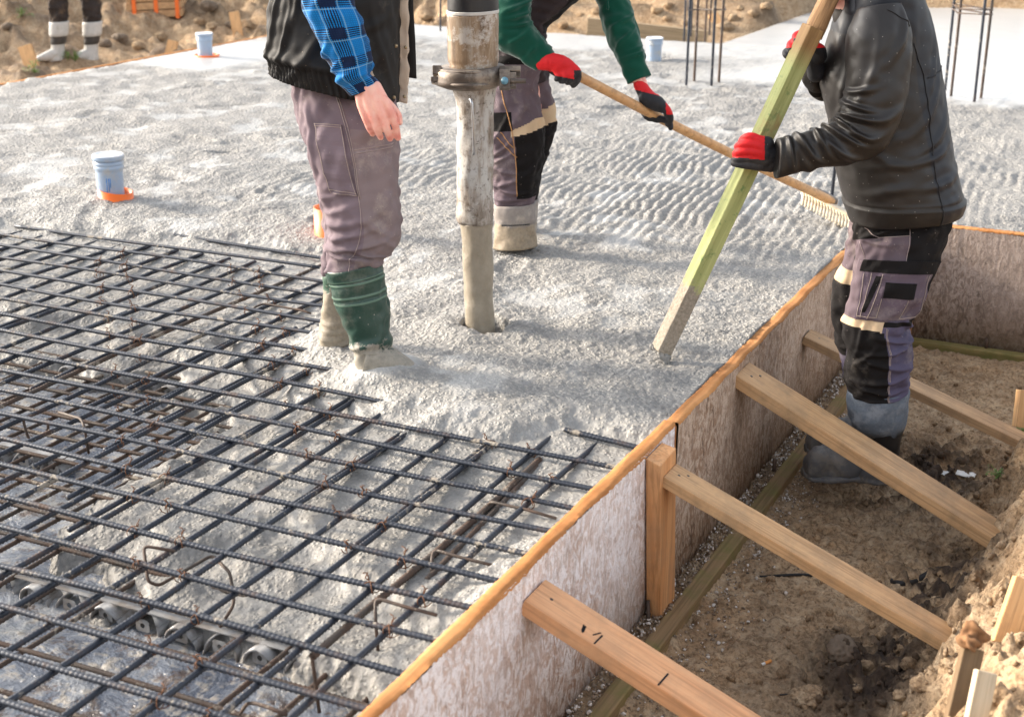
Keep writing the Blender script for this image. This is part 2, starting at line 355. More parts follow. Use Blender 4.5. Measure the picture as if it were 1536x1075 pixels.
def slab():
    X = axis((-7.72, -5.2, .03), (-5.2, -4.2, .016), (-4.2, -1.312, .0085)); X[-1] = -1.312
    X2 = axis((-1.312, -.2, .014), (-.2, 4.0, .05))[1:]
    X = np.concatenate([X, X2])
    Y = axis((1.4, 5.2, .0085), (5.2, 7.6, .0125), (7.6, 10.5, .022), (10.5, 17.2, .04))
    xx, yy = np.meshgrid(X, Y, indexing='ij'); h, wet, low = slab_h(xx, yy)
    V = np.stack([xx, yy, h], -1).reshape(-1, 3); nx, ny = xx.shape
    Q = grid_quads(nx, ny)
    Q = Q[:, ::-1]
    cx = xx.ravel()[Q].mean(1); cy = yy.ravel()[Q].mean(1); cz = h.ravel()[Q].min(1)
    ok = ~((cx > -1.312) & (cy < 6.635)) & ~((cy > 12.58) & (cx < -3.97)) & (cz > -.235)
    ok &= ~((cy > 16.1) & (cx < -3.97+(cy-16.1)*1.6))
    Q = Q[ok]; used = np.zeros(len(V), bool); used[Q.ravel()] = True; ren = np.cumsum(used)-1
    V = V[used]; Q = ren[Q]; wv = wet.ravel()[used]; lv = low.ravel()[used]
    # skirt down to the ground round the outer edge
    E = np.concatenate([Q[:, [0, 1]], Q[:, [1, 2]], Q[:, [2, 3]], Q[:, [3, 0]]]); key = np.sort(E, 1); kk = key[:, 0].astype(np.int64)*len(V)+key[:, 1]
    u, idx, cnt = np.unique(kk, return_index=True, return_counts=True); B = E[idx[cnt == 1]]
    mx, my = V[B].mean(1)[:, 0], V[B].mean(1)[:, 1]
    B = B[(mx < -7.6) | (my > 12) | (mx > 3.9) | ((my < 6.66) & (mx > -1.33))]
    bv = np.unique(B); lo = V[bv].copy(); lo[:, 2] = -.5; mp = {int(a): len(V)+i for i, a in enumerate(bv)}
    SK = np.array([[a, mp[int(a)], mp[int(b)], b] for a, b in B])
    V = np.concatenate([V, lo]); wv = np.concatenate([wv, np.zeros(len(lo))]); lv = np.concatenate([lv, np.zeros(len(lo))])
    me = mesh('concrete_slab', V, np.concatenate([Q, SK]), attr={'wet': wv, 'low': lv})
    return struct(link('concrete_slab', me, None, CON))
slab()

# ------------------------------------------------------------------ ground: trench, spoil bank, dirt heaps behind
HEAPS = [(-13.5, 14.5, 2.6, .85), (-11.5, 17., 2.4, 1.1), (-8.3, 16.2, 1.6, .55), (-7.2, 15.3, 1.2, .35), (-5.2, 15.9, 1.3, .5), (-3.3, 19.3, 2.2, .45), (-1.5, 20.5, 2., .35), (-12.2, 11.2, 1.1, .35), (-6, 18.5, 2.6, .7), (-15.5, 12, 2.5, .9), (-9.2, 13.9, 1.0, .32)]
def ground_h(x, y):
    und = samp(NB, 6, x+1.7, y+2.2); mid = samp(NM, 4, x+.4, y+1.1); fin = samp(NF, 3, x, y)
    # trench floor and bank on the near right
    toe = -.535-.10*np.clip(4.-y, -1, 2.5)+.05*und+.16*np.exp(-((y-4.9)/.35)**2)*-1
    t = sstep(0, .52, x-toe); bank = -.515+.50*t**.8+.22*sstep(.5, 1.3, x-toe)
    lump = sstep(-.05, .2, x-toe)
    bank = bank+(.03*und+.012*mid)*lump+.006*mid+.0025*fin
    bank = bank+.026*sstep(-1.14, -1.2, x)
    bank = bank+.13*np.exp(-((x+.22)/.2)**2-((y-4.62)/.28)**2)+.10*np.exp(-((x+.30)/.16)**2-((y-4.0)/.22)**2)-.10*np.exp(-((x+.30)/.10)**2-((y-4.30)/.09)**2)
    # churned wet hollows in the floor
    ch = np.exp(-((x+.72)/.24)**2-((y-5.05)/.42)**2)+np.exp(-((x+.62)/.20)**2-((y-3.6)/.33)**2)+np.exp(-((x+.52)/.17)**2-((y-4.2)/.28)**2)
    bank = bank+ch*(.011*mid+.012*np.abs(samp(NM, 4, x*.8, y*.8))-.02)
    tr = sstep(6.75, 6.55, y)
    out = -.42+.05*und+.012*mid
    for hx, hy, r, a in HEAPS:
        d = np.hypot(x-hx, y-hy)/r; k = np.exp(-d**2*1.3); out = out+a*k+k*(.06*und+.03*mid)
    out = out+.42*sstep(12.9, 14.5, y)*sstep(-9, -6.5, x)+.30*sstep(8.8, 12, -x)*sstep(8, 14, y)
    under = ((x > -7.8) & (x < 4.2) & (y > 6.55) & (y < 17.4)) | ((x < -1.25) & (x > -7.8) & (y < 12.6))
    near = (x > -1.35) & (y < 6.7)
    h = np.where(near, bank, out); h = np.where((~near) & (x > -7.69) & (x < 3.97) & (y > 1.) & (y < np.where(x < -3.96, 12.55, 17.1)), -.53, h)
    damp = np.clip(ch*1.15, 0, 1)*sstep(-.3, .6, mid+.4*und+ch-.5)
    damp = np.maximum(damp, .8*np.exp(-((x+.30)/.09)**2-((y-4.32)/.09)**2)); damp = np.maximum(damp, .22*sstep(.2, 1.3, und+.6*mid)*near*sstep(.15, -.1, x-toe))
    damp = np.maximum(damp, (~near)*sstep(.5, 1.4, und+.5*mid)*.6)
    return h, np.clip(damp, 0, 1)
def terrain():
    X = axis((-400, -60, 34), (-60, -18, 2), (-18, -8.2, .075), (-8.2, -7.4, .05), (-7.4, -1.4, .3), (-1.4, .5, .011), (.5, 4, .06), (4, 16, .4), (16, 60, 4), (60, 400, 34))
    Y = axis((-400, -40, 36), (-40, -2, 2), (-2, 2.2, .12), (2.2, 6.7, .0125), (6.7, 12.2, .1), (12.2, 20.5, .06), (20.5, 32, .3), (32, 70, 3), (70, 400, 30))
    xx, yy = np.meshgrid(X, Y, indexing='ij'); h, dp = ground_h(xx, yy)
    V = np.stack([xx, yy, h], -1).reshape(-1, 3)
    me = mesh('ground', V, grid_quads(*xx.shape)[:, ::-1], attr={'damp': dp.ravel()})
    return struct(link('ground', me, None, SOIL))
terrain()
def gz(x, y): return float(ground_h(np.array([float(x)]), np.array([float(y)]))[0][0])

# ------------------------------------------------------------------ plastic sheet under the reinforcement
def sheet():
    g = G('plastic_sheet'); n = g.noise(4, 6, .65, None, .6); f = g.noise(26, 5, .7)
    c = g.ramp(n, [(.35, lin(74, 82, 98)), (.52, lin(122, 128, 138)), (.7, lin(176, 176, 174))])
    c = g.mix(g.ramp(f, [(.52, 0.), (.62, .8)]), c, lin(176, 168, 156))
    c = g.mix(g.ramp(g.noise(11, 6, .75), [(.54, 0.), (.62, .85)]), c, lin(84, 64, 48))
    m = g.fin(c, g.ramp(f, [(.4, .12), (.65, .5)]), g.bump(g.math('ADD', n, g.math('MULTIPLY', f, .15)), .8, .05), spec=.6)
    X = axis((-6, -1.33, .02)); Y = axis((1.2, 4.0, .02)); xx, yy = np.meshgrid(X, Y, indexing='ij')
    rid = np.abs(samp(NB, 6, xx*2.2, yy*2.6)); z = -.188+.010*np.exp(-(rid/.12)**2)+.006*samp(NB, 6, xx+2, yy)
    me = mesh('plastic_sheet', np.stack([xx, yy, z], -1).reshape(-1, 3), grid_quads(*xx.shape)[:, ::-1])
    tag(link('plastic_sheet', me, None, m), 'wrinkled grey plastic sheet showing under the rusty lower bars at the bottom left', 'plastic sheet')
sheet()

# ------------------------------------------------------------------ reinforcement
def bar_mesh(name, p0, p1, r=.0072, pitch=.0125, seed=0, sag=.004, ribs=True):
    g = np.random.default_rng(seed); p0 = np.array(p0, float); p1 = np.array(p1, float); L = np.linalg.norm(p1-p0); T = (p1-p0)/L
    n = max(8, int(L/(pitch/3))) if ribs else max(8, int(L/.04)); s = np.linspace(0, L, n)
    a = np.cross(T, [0, 0, 1]); a /= np.linalg.norm(a); b = np.cross(a, T); k = 8; th = np.arange(k)*2*pi/k
    oz = sum(sag*g.normal()*np.sin(s*f_+g.random()*6) for f_ in (1.1, 2.3, 4.1))*.6; oy = sum(sag*g.normal()*np.sin(s*f_+g.random()*6) for f_ in (.9, 2.1, 3.7))*.8
    rr = np.full((n, k), r)
    if ribs:
        ph = (s[:, None]+.0035*np.sin(th)[None, :]*(1 if seed % 2 else -1))/pitch; rr = r*(1+.27*np.clip(np.cos(2*pi*ph), 0, 1)*np.abs(np.cos(th*1+.4))[None, :]**.4-.02)
    C = p0+s[:, None]*T+oz[:, None]*b+oy[:, None]*a
    V = C[:, None, :]+rr[..., None]*(np.cos(th)[None, :, None]*a+np.sin(th)[None, :, None]*b)
    V = V.reshape(-1, 3); Q = grid_quads(n, k, True)
    V = np.concatenate([V, [C[0], C[-1]]]); me_q = [tuple(q) for q in Q.tolist()]
    me_q += [((i+1) % k, i, len(V)-2) for i in range(k)]+[((n-1)*k+i, (n-1)*k+(i+1) % k, len(V)-1) for i in range(k)]
    return mesh(name, V, me_q)
YA = lambda k: 5.0110-.15*k
XB = lambda k: -3.1206+.13737*k
A_END = {1: -3.2, 2: -2.98, 3: -2.78, 4: -2.78, 5: -2.72, 6: -2.62, 7: -2.58, 8: -2.34, 9: -2.19}
top = thing('rebar_mat', 'upper reinforcement grid of blue-grey ribbed bars running into the fresh concrete', 'rebar mat', (-2.6, 3.4, 0))
for k in range(0, 24):
    x1 = A_END.get(k, -1.322)
    if k == 0: continue
    x0 = -6.2 if k > 1 else -4.82
    ribs = k >= 7
    link('bar', bar_mesh('bar', (x0, YA(k), 0), (x1, YA(k)+(.012 if k < 9 else 0), .006 if k < 10 else 0), seed=k, ribs=ribs), top, STEEL)
link('bar', bar_mesh('bar', (-4.15, 5.035, .012), (-3.1, 5.02, .002), seed=90), top, STEEL)
link('bar', bar_mesh('bar', (-3.62, 5.19, .014), (-3.15, 5.17, .004), seed=91, ribs=False), top, STEEL)
link('bar', bar_mesh('bar', (-1.585, 3.69, .012), (-1.325, 3.67, .006), .0078, seed=92), top, STEEL)
for k in range(-20, 14):
    y1 = 4.9 if k < -1 else 4.98 if k < 0 else 4.85 if k < 2 else 4.45 if k < 4 else 4.1 if k == 4 else 3.78
    if k > 8: y1 = 3.62+.02*(k-8)
    if k == 2 or k == 3: y1 = 4.7
    link('bar', bar_mesh('bar', (XB(k), 1.5, -.0145), (XB(k), y1, -.0165), seed=200+k), top, RUST if k in (-1,) else STEEL)
for k, off, y0, y1 in ((3, .022, 3.0, 4.3), (2, .024, 3.3, 4.2), (1, .021, 3.25, 4.0), (4, .022, 2.7, 3.85), (5, .02, 2.55, 3.8), (6, .022, 3.05, 3.78), (8, .02, 2.9, 3.6), (10, .021, 2.8, 3.6), (-1, .022, 3.3, 4.1), (-3, .022, 3.3, 4.1), (-5, .022, 3.3, 4.0)):
    link('lap_bar', bar_mesh('lap_bar', (XB(k)-off, y0, -.0148), (XB(k)-off*.9, y1, -.018), seed=400+k), top, STEEL)
def tie_mesh():
    m = MB(); r = .0095
    for d, ph in ((1, 0), (-1, .8)):
        P = [(r*1.25*math.cos(t)*.75*d+.002*t, r*1.2*math.cos(t), r*1.3*math.sin(t)-.006) for t in np.linspace(ph, ph+2*pi, 12)]
        m.tube(P, .0011, 5)
    m.tube([(.004, .006, .006), (.006, .010, .014), (.003, .013, .02), (-.004, .012, .022)], .0012, 5)
    m.tube([(.004, .006, .006), (.001, .012, .011), (.009, .014, .018)], .0012, 5)
    return m
t0 = tie_mesh().build('wire_tie', WIRE); tme = t0.data; bpy.data.objects.remove(t0)
cand = []
for k in range(2, 24):
    for j in range(-14, 14):
        if (k*3+j*2) % 5 in (0, 2) and XB(j) < A_END.get(k, -1.33)-.02:
            P = np.array([XB(j), YA(k), 0]); d = dep(P); v = (P-EYE); px = CXP+F*(v@RT)/d; py = CYP-F*(v@UP)/d
            if -5 < px < 1000 and 330 < py < 1080: cand.append((d, P))
cand.sort(key=lambda a: a[0])
for i, (d, P) in enumerate(cand[:74]):
    o = bpy.data.objects.new('wire_tie', tme); COL.objects.link(o); o.parent = top
    o.location = Vector(P)-top.location; o.rotation_euler = (0, 0, random.choice((0, pi/2, pi, -pi/2))+random.uniform(-.4, .4)); s_ = random.uniform(.95, 1.35); o.scale = (s_, s_, s_)
low = thing('rebar_mat', 'lower rusty reinforcement grid lying under the blue-grey bars where no concrete has reached', 'rebar mat', (-2.8, 2.6, -.14))
for i, y in enumerate(np.arange(1.72, 4.0, .15)):
    x1 = -1.34 if y < 2.5 else -2.05 if y < 2.9 else -2.35 if y < 3.3 else -2.5
    x1 += .1*math.sin(i*2.3)
    link('bar', bar_mesh('bar', (-5.6, y, -.125), (x1, y+.01, -.122), .006, seed=500+i), low, RUST)
for i, x in enumerate(np.arange(-4.55, -1.36, .137)):
    y1 = 3.85 if x < -2.85 else 3.5 if x < -2.55 else 2.95 if x < -2.2 else 2.6
    link('bar', bar_mesh('bar', (x+.045, 1.5, -.138), (x+.06, y1, -.136), .006, seed=540+i), low, RUST)
# splice bars, part buried
sp = thing('splice_bar', 'thick brown rusty bar half sunk in concrete beside the board edge', 'rebar', onz(640, 845, -.03))
sp_o = link('bar', bar_mesh('bar', onz(470, 985, -.03), onz(812, 688, -.02), .0085, seed=611), sp, RUST)
link('bar', bar_mesh('bar', onz(640, 870, -.04), onz(806, 700, -.03), .0075, seed=612), sp, RUST)
def bent(label, pts, r=.0042, mat=None):
    m = MB(); P = [np.array(p) for p in pts]; out = []
    for i, p in enumerate(P):     # round the corners
        if i in (0, len(P)-1): out.append(p); continue
        a, b = P[i-1]-p, P[i+1]-p; k = min(.018, .4*np.linalg.norm(a), .4*np.linalg.norm(b)); a = p+a/np.linalg.norm(a)*k; b = p+b/np.linalg.norm(b)*k
        for t in (0, .25, .5, .75, 1): out.append((1-t)**2*a+2*t*(1-t)*p+t*t*b)
    m.tube(out, r, 8); o = m.build('rebar_stirrup', mat or RUST); tag(o, label, 'stirrup', 'bent rusty wire stirrups among the bars'); return o
def px(*a, z=0.0): return onz(*a, z)
bent('bent rusty stirrup hooped between two grid bars, left of the bar ends at the bottom', [onz(262, 826, -.01), onz(215, 818, -.005), onz(222, 872, -.06), onz(238, 878, -.07), onz(318, 832, -.03), onz(345, 858, -.03), onz(352, 905, -.09), onz(330, 940, -.12)])
bent('small bent rusty hook standing in the tangle of lower bars at the far left', [onz(60, 618, -.02), onz(34, 628, -.01), onz(42, 656, -.07), onz(50, 662, -.08), onz(73, 645, -.05), onz(71, 630, -.02)])
bent('rusty stirrup leg bent down through the grid just right of the small far left hook', [onz(88, 618, -.02), onz(122, 628, -.005), onz(127, 642, -.02), onz(133, 680, -.10)])
bent('thin rusty hook with a leg planted in concrete near the lower part of the board', [onz(655, 922, -.012), onz(606, 909, -.006), onz(563, 896, .0), onz(563, 925, -.03), onz(567, 975, -.09)])
bent('thin rusty hook wired to the thick brown bar in the middle of the board side', [onz(755, 851, -.012), onz(700, 838, -.006), onz(650, 824, .0), onz(647, 845, -.02), onz(648, 876, -.06)])
bent('thin rusty wire end lying beside the board, highest of the three hooks there', [onz(834, 777, -.012), onz(790, 764, -.008), onz(736, 752, -.006), onz(733, 758, -.03)])
bent('rusty wire lying over the plastic sheet at the bottom edge, one end turned down', [onz(430, 1072, -.02), onz(398, 1058, -.015), onz(372, 1052, -.02), onz(360, 1070, -.06)])
bent('straight rusty pin driven through the grid above the plastic sheet at the bottom', [onz(468, 985, -.03), onz(473, 1020, -.09), onz(479, 1068, -.17)])
bent('short rusty hook on the grid beside the back green boot', [onz(466, 470, -.005), onz(455, 466, 0), onz(395, 455, .002), onz(379, 462, -.01), onz(381, 476, -.045)])
# plastic spacers: snaking strips of arches
PLA = m_plain('grey_plastic', lin(150, 150, 150), .4, .5, dirt=lin(112, 100, 88), dlo=.46)
def spacer(label, x0, x1, y, n):
    root = thing('rebar_spacer', label, 'rebar spacer', ((x0+x1)/2, y, -.185), 'grey plastic spacers under the lower bars')
    m = MB(); k = 16
    for i in range(n):
        a = x0+(x1-x0)*i/n; b = a+(x1-x0)/n*.86; nr = 9; V = []
        for j in range(k+1):
            t = j/k; xx_ = a+(b-a)*t; ang = pi*t; zz = -.187+.056*math.sin(ang)**.55; w_ = .020+.010*abs(math.cos(ang))
            yo = .018*math.sin(2*pi*(i+t)/2)
            V += [(xx_, y-w_+yo, zz), (xx_, y+w_+yo, zz), (xx_+.003, y+w_+yo, zz-.005), (xx_+.003, y-w_+yo, zz-.005)]
        Fq = []
        for j in range(k):
            if 4 <= j <= 5 or 10 <= j <= 11:      # openings beside the crown
                c0 = j*4
            for e in range(4): Fq.append((j*4+e, j*4+(e+1) % 4, (j+1)*4+(e+1) % 4, (j+1)*4+e))
        Fq += [(0, 1, 2, 3), (k*4+3, k*4+2, k*4+1, k*4)]
        m.add(V, Fq, 0, True)
        # cheek with a round hole, facing the front
        cx_ = (a+b)/2; R = []
        for q in range(20):
            u = 2*pi*q/20; ro_ = .017/max(abs(math.cos(u)), abs(math.sin(u)))
            R += [(cx_+ro_*math.cos(u)*1.2, y-.026, -.160+ro_*math.sin(u)), (cx_+.007*math.cos(u), y-.0262, -.160+.007*math.sin(u))]
        m.add(R, [(2*q, (2*q+2) % 40, (2*q+3) % 40, 2*q+1) for q in range(20)], 0)
    m.build('arch_strip', PLA, root)
    b_ = MB(); b_.box((x0, y-.012, -.1335), (x1, y+.012, -.1305)); b_.build('top_strip', PLA, root)
    return root
spacer('grey plastic spacer strip of arches along the edge of the concrete at the bottom left', -2.66, -1.52, 2.475, 10)
spacer('grey plastic spacer strip half hidden under the tangled bars at the far left', -3.95, -3.05, 3.80, 8)
spacer('grey plastic spacer strip barely showing deep below the bars left of the big stirrup', -3.9, -2.95, 3.12, 8)

# ------------------------------------------------------------------ formwork boards
def board(label, y0, y1, mat, x0=-1.311, x1=-1.274, zt=.05, zb=-.5, seed=1, along='y'):
    g = np.random.default_rng(seed); L = y1-y0; n = int(L/.007); s = np.linspace(0, L, n)
    root = thing('formwork_panel', label, 'formwork board', ((x0+x1)/2, (y0+y1)/2, zb) if along == 'y' else ((y0+y1)/2, (x0+x1)/2, zb))
    ch = lambda a: sum(a*g.normal()*np.sin(s*f_+6*g.random())/1.5 for f_ in (1.2, 7, 23))+a*.45*g.normal(size=n)
    ti = zt+ch(.0012); to = zt-.003+ch(.0022); xi = x0+ch(.0012); xo = x1+ch(.0018)
    warp = .004*np.sin(s*1.7+seed)
    def P(x_, y_, z_): return np.stack([x_, y_, z_], -1) if along == 'y' else np.stack([y_, x_, z_], -1)
    Y_ = y0+s
    def strip(name, cols, m):
        V = np.stack(cols, 1); me = mesh(name, V.reshape(-1, 3), grid_quads(n, len(cols)), False); return link(name, me, root, m)
    one = np.ones(n)
    # core body: inner face, underside, outer face
    body = strip('board', [P(xi+warp, Y_, ti-.004), P(x0*one+warp, Y_, zb*one), P(x1*one+warp, Y_, zb*one), P(x1*one+warp, Y_, (zb+zt)/2*one), P(xo+warp, Y_, to-.006+ch(.002))], mat)
    strip('cut_edge', [P(xi+warp, Y_, ti-.004), P(xi+.002+warp, Y_, ti), P(xi*.65+xo*.35+warp, Y_, (ti+to)/2+.001+ch(.0012)), P(xi*.3+xo*.7+warp, Y_, (ti+to)/2+ch(.0012)), P(xo-.001+warp, Y_, to), P(xo+.001+warp, Y_, to-.006+ch(.003))], EDGE)
    e = MB()
    for yy in (y0, y1):
        q = [(x0, yy, zb), (x1, yy, zb), (x1, yy, zt-.012), (x0, yy, zt-.006)] if along == 'y' else [(yy, x0, zb), (yy, x1, zb), (yy, x1, zt-.012), (yy, x0, zt-.006)]
        e.add(q, [(0, 1, 2, 3)])
    e.build('end_face', EDGE, root)
    return root
board('whitewashed shuttering board with a torn raw orange top edge, nearest the camera', 1.3, 3.794, OSB_W, seed=1)
board('brown weathered shuttering board running behind the worker in the black jacket', 3.795, 6.63, OSB_B, seed=2)
board('grey stained shuttering board closing the far end of the trench at the right', -1.26, 3.6, m_osb('grey_board', lin(176, 160, 150), lin(130, 112, 100), lin(80, 68, 60), .6), x0=6.632, x1=6.600, seed=3, along='x')

board('thin pale edge board along the far left side of the slab', 6.5, 12.6, OSB_W, x0=-7.775, x1=-7.75, seed=5, zt=.045)
def plank(name, label, cat, p0, p1, wdir, wid, th, mat, bev=.003, group=None, tdir=None):
    """p0, p1: middle of the near upper edge; wid runs along wdir, thickness downwards"""
    p0 = np.array(p0, float); p1 = np.array(p1, float); T = (p1-p0)/np.linalg.norm(p1-p0); W = np.array(wdir, float); W -= T*(W@T); W /= np.linalg.norm(W); Nn = np.cross(T, W)
    if tdir is not None:
        if Nn@np.array(tdir) < 0: Nn = -Nn
    elif Nn[2] > 0: Nn = -Nn
    L = np.linalg.norm(p1-p0); n = max(2, int(L/.12)); V = []
    loc = []
    for i in range(n+1):
        s = L*i/n; b = .0018*math.sin(s*3+wid*100)
        for (a, c) in ((0, 0), (wid, 0), (wid, th), (0, th)): loc.append((s, a+b, c+b*.6))
    Fq = [(i*4+e, i*4+(e+1) % 4, (i+1)*4+(e+1) % 4, (i+1)*4+e) for i in range(n) for e in range(4)]+[(0, 1, 2, 3), (n*4+3, n*4+2, n*4+1, n*4)]
    m = MB(); m.add(loc, Fq); o = m.build(name, mat, None, bev)
    if np.linalg.det(np.stack([T, W, Nn], 1)) < 0:
        o.data.flip_normals()
    o.matrix_world = Matrix(((T[0], W[0], Nn[0], p0[0]), (T[1], W[1], Nn[1], p0[1]), (T[2], W[2], Nn[2], p0[2]), (0, 0, 0, 1)))
    if label: tag(o, label, cat, group)
    return o
GB = 'timber braces propping the shuttering'
b1 = plank('timber_brace', 'orange timber brace with dark pencil marks, nearest the camera', 'brace', (-1.27, 2.742, -.021), (-.42, 2.742, -.37), (0, 1, 0), .118, .040, WOOD_O, group=GB)
b2 = plank('timber_brace', 'tan timber brace starting from the upright post in the middle of the trench', 'brace', (-1.226, 3.56, -.022), (-.36, 3.56, -.366), (0, 1, 0), .105, .032, WOOD_N, group=GB)
b3 = plank('timber_brace', 'wide tan timber brace crossing in front of the boots of the worker in the trench', 'brace', (-1.272, 4.366, .012), (-.36, 4.366, -.418), (0, 1, 0), .150, .040, WOOD_N, group=GB)
b4 = plank('timber_brace', 'grey-tan timber brace passing behind the knees of the worker in the trench', 'brace', (-1.272, 5.25, -.115), (-.36, 5.25, -.425), (0, 1, 0), .105, .032, m_wood('old_pine', lin(160, 128, 96), lin(198, 166, 128), 0, .7, lin(120, 100, 80), .6), group=GB)
# nails and pencil marks
MARK = m_plain('pencil', (.02, .02, .022, 1), .9, .1); NAIL = m_plain('nail', (.08, .07, .065, 1), .4, .5, .8)
def nailhead(par, pts):
    m = MB()
    for p in pts:
        V = [(p[0]+.0045*math.cos(a), p[1]+.0045*math.sin(a), -.0012) for a in np.arange(8)*pi/4]+[(p[0]+.0045*math.cos(a), p[1]+.0045*math.sin(a), .001) for a in np.arange(8)*pi/4]
        m.add(V, [list(range(8))]+[(i, (i+1) % 8, 8+(i+1) % 8, 8+i) for i in range(8)])
    o = m.build('nail_head', NAIL); o.parent = par
for b, ps in ((b1, [(.045, .06)]), (b2, [(.03, .05), (.05, .075)]), (b3, [(.04, .06), (.06, .1)]), (b4, [(.05, .05)])): nailhead(b, ps)
def marks(par):
    m = MB(); g = np.random.default_rng(3)
    for (s, k) in ((.16, 5), (.36, 1), (.56, 2)):
        m = MB()
        for j in range(k):
            a = s+.014*g.normal()*(k > 1); y0 = .004; y1 = .045+.02*g.random(); w_ = .0022; dx = .006*g.normal()
            if j: y0 = .01+.02*g.random(); y1 = y0+.025; dx = .02*g.normal()
            m.add([(a-w_, y0, -.0006), (a+w_, y0, -.0006), (a+w_+dx, y1, -.0006), (a-w_+dx, y1, -.0006), (a-w_, y0, .0008), (a+w_, y0, .0008), (a+w_+dx, y1, .0008), (a-w_+dx, y1, .0008)], [(0, 1, 2, 3), (0, 1, 5, 4), (1, 2, 6, 5), (2, 3, 7, 6), (3, 0, 4, 7)])
        o = m.build('pencil_mark', MARK); o.parent = par
marks(b1)
# posts, rails and stakes
def prism(name, label, cat, corners_b, corners_t, mat, group=None, bev=.003):
    m = MB(); m.hexa([tuple(p) for p in corners_b]+[tuple(p) for p in corners_t]); o = m.build(name, mat, None, bev); return tag(o, label, cat, group)
prism('upright_post', 'upright pine post nailed to the board, carrying a brace', 'post', [(-1.272, 3.595, -.5), (-1.227, 3.59, -.5), (-1.227, 3.715, -.5), (-1.272, 3.72, -.5)], [(-1.272, 3.535, .034), (-1.227, 3.532, .020), (-1.227, 3.662, .026), (-1.272, 3.665, .034)], WOOD_V)
prism('upright_post', 'upright orange post in the far corner of the trench behind the worker', 'post', [(-1.18, 6.54, -.52), (-1.10, 6.54, -.52), (-1.10, 6.598, -.52), (-1.18, 6.598, -.52)], [(-1.18, 6.54, -.02), (-1.10, 6.54, -.02), (-1.10, 6.598, -.02), (-1.18, 6.598, -.02)], WOOD_V)
prism('foot_rail', 'mossy brown-green batten lying along the foot of the long boards', 'batten', [(-1.222, 1.6, -.53), (-1.168, 1.6, -.53), (-1.162, 6.5, -.53), (-1.216, 6.5, -.53)], [(-1.222, 1.6, -.473), (-1.168, 1.6, -.474), (-1.162, 6.5, -.474), (-1.216, 6.5, -.473)], WOOD_G, bev=.005)
prism('foot_rail', 'mossy brown-green batten lying along the foot of the far grey board', 'batten', [(-1.09, 6.535, -.55), (2.5, 6.5, -.55), (2.5, 6.56, -.55), (-1.09, 6.595, -.55)], [(-1.09, 6.535, -.485), (2.5, 6.5, -.49), (2.5, 6.56, -.49), (-1.09, 6.595, -.485)], m_wood('green_mossy_cross', lin(104, 94, 56), lin(146, 130, 86), 0, .8, lin(88, 96, 46), .75))
GS = 'wooden stakes driven into the dirt'
def stake(label, top_, bot, wdir, wid, th, mat, tdir=(0, 1, 0)): return plank('wooden_stake', label, 'stake', top_, bot, wdir, wid, th, mat, group=GS, tdir=tdir)
WST = m_wood('stake_wood', lin(190, 140, 92), lin(226, 184, 134), 0, .7, lin(140, 110, 80), .5)
WSD = m_wood('dark_stake_wood', lin(96, 78, 58), lin(136, 112, 84), 0, .8, lin(80, 64, 48), .6)
D1_ = 3.06; D2_ = 2.98; d_ = D1_
stake('dark weathered stake with a mushroomed split head at the end of the middle brace', at(1448, 968, d_), at(1412, 1120, d_-.02), tuple(RT), .044, .03, WSD)
# frayed head of that stake
def blobmesh(name, pts, mat, parent=None, vox=.006, smooth=3, noise_=0, seed=0):
    m = MB()
    for P, r in pts: m_sphere(m, P, r)
    o = m.build(name, mat, parent); md = o.modifiers.new('r', 'REMESH'); md.mode = 'VOXEL'; md.voxel_size = vox
    if smooth: s_ = o.modifiers.new('s', 'SMOOTH'); s_.iterations = smooth; s_.factor = .5
    apply_mods(o); o.data.polygons.foreach_set('use_smooth', np.ones(len(o.data.polygons), bool))
    if noise_:
        n = len(o.data.vertices); co = np.empty(n*3, np.float32); o.data.vertices.foreach_get('co', co); co = co.reshape(-1, 3); no = np.empty(n*3, np.float32); o.data.vertices.foreach_get('normal', no); no = no.reshape(-1, 3)
        co = co+no*(noise_*(samp(CL, .4, co[:, 0]*1.0+co[:, 2]*.7+seed, co[:, 1]+co[:, 2]*.6)))[:, None]
        o.data.vertices.foreach_set('co', co.ravel().astype(np.float32)); o.data.update()
    return o
def m_sphere(m, P, r, nu=10, nv=7):
    P = np.asarray(P, float); r = np.broadcast_to(np.asarray(r, float), (3,)); V = [P+np.array([0, 0, r[2]])]
    for i in range(1, nv):
        for j in range(nu): a, b = pi*i/nv, 2*pi*j/nu; V.append(P+r*np.array([math.sin(a)*math.cos(b), math.sin(a)*math.sin(b), math.cos(a)]))
    V.append(P-np.array([0, 0, r[2]])); Fq = [(0, 1+j, 1+(j+1) % nu) for j in range(nu)]
    for i in range(nv-2): Fq += [(1+i*nu+j, 1+(i+1)*nu+j, 1+(i+1)*nu+(j+1) % nu, 1+i*nu+(j+1) % nu) for j in range(nu)]
    l = len(V)-1; Fq += [(l, 1+(nv-2)*nu+(j+1) % nu, 1+(nv-2)*nu+j) for j in range(nu)]; m.add(V, Fq, 0, True)
hd = blobmesh('frayed_head', [(at(1455+dx, 955+dy, d_+dz), .015) for dx, dy, dz in ((-8, 6, 0), (6, 4, 0), (14, -4, .02), (-4, -8, .02), (8, -12, .01), (0, 10, -.01), (16, 6, .01), (-10, -2, .02))], m_wood('split_wood', lin(112, 80, 54), lin(150, 112, 78), 2, .9), None, .004, 1, .004)
hd.parent = [o for o in COL.objects if o.name.startswith('wooden_stake')][0]; hd.matrix_parent_inverse = hd.parent.matrix_world.inverted()
stake('short pale stake with a white painted top at the bottom right corner', at(1468, 1004, D2_), at(1438, 1150, D2_-.02), tuple(RT), .042, .03, m_wood('pale_stake', lin(168, 150, 124), lin(206, 192, 168), 0, .7, lin(190, 150, 100), .6))
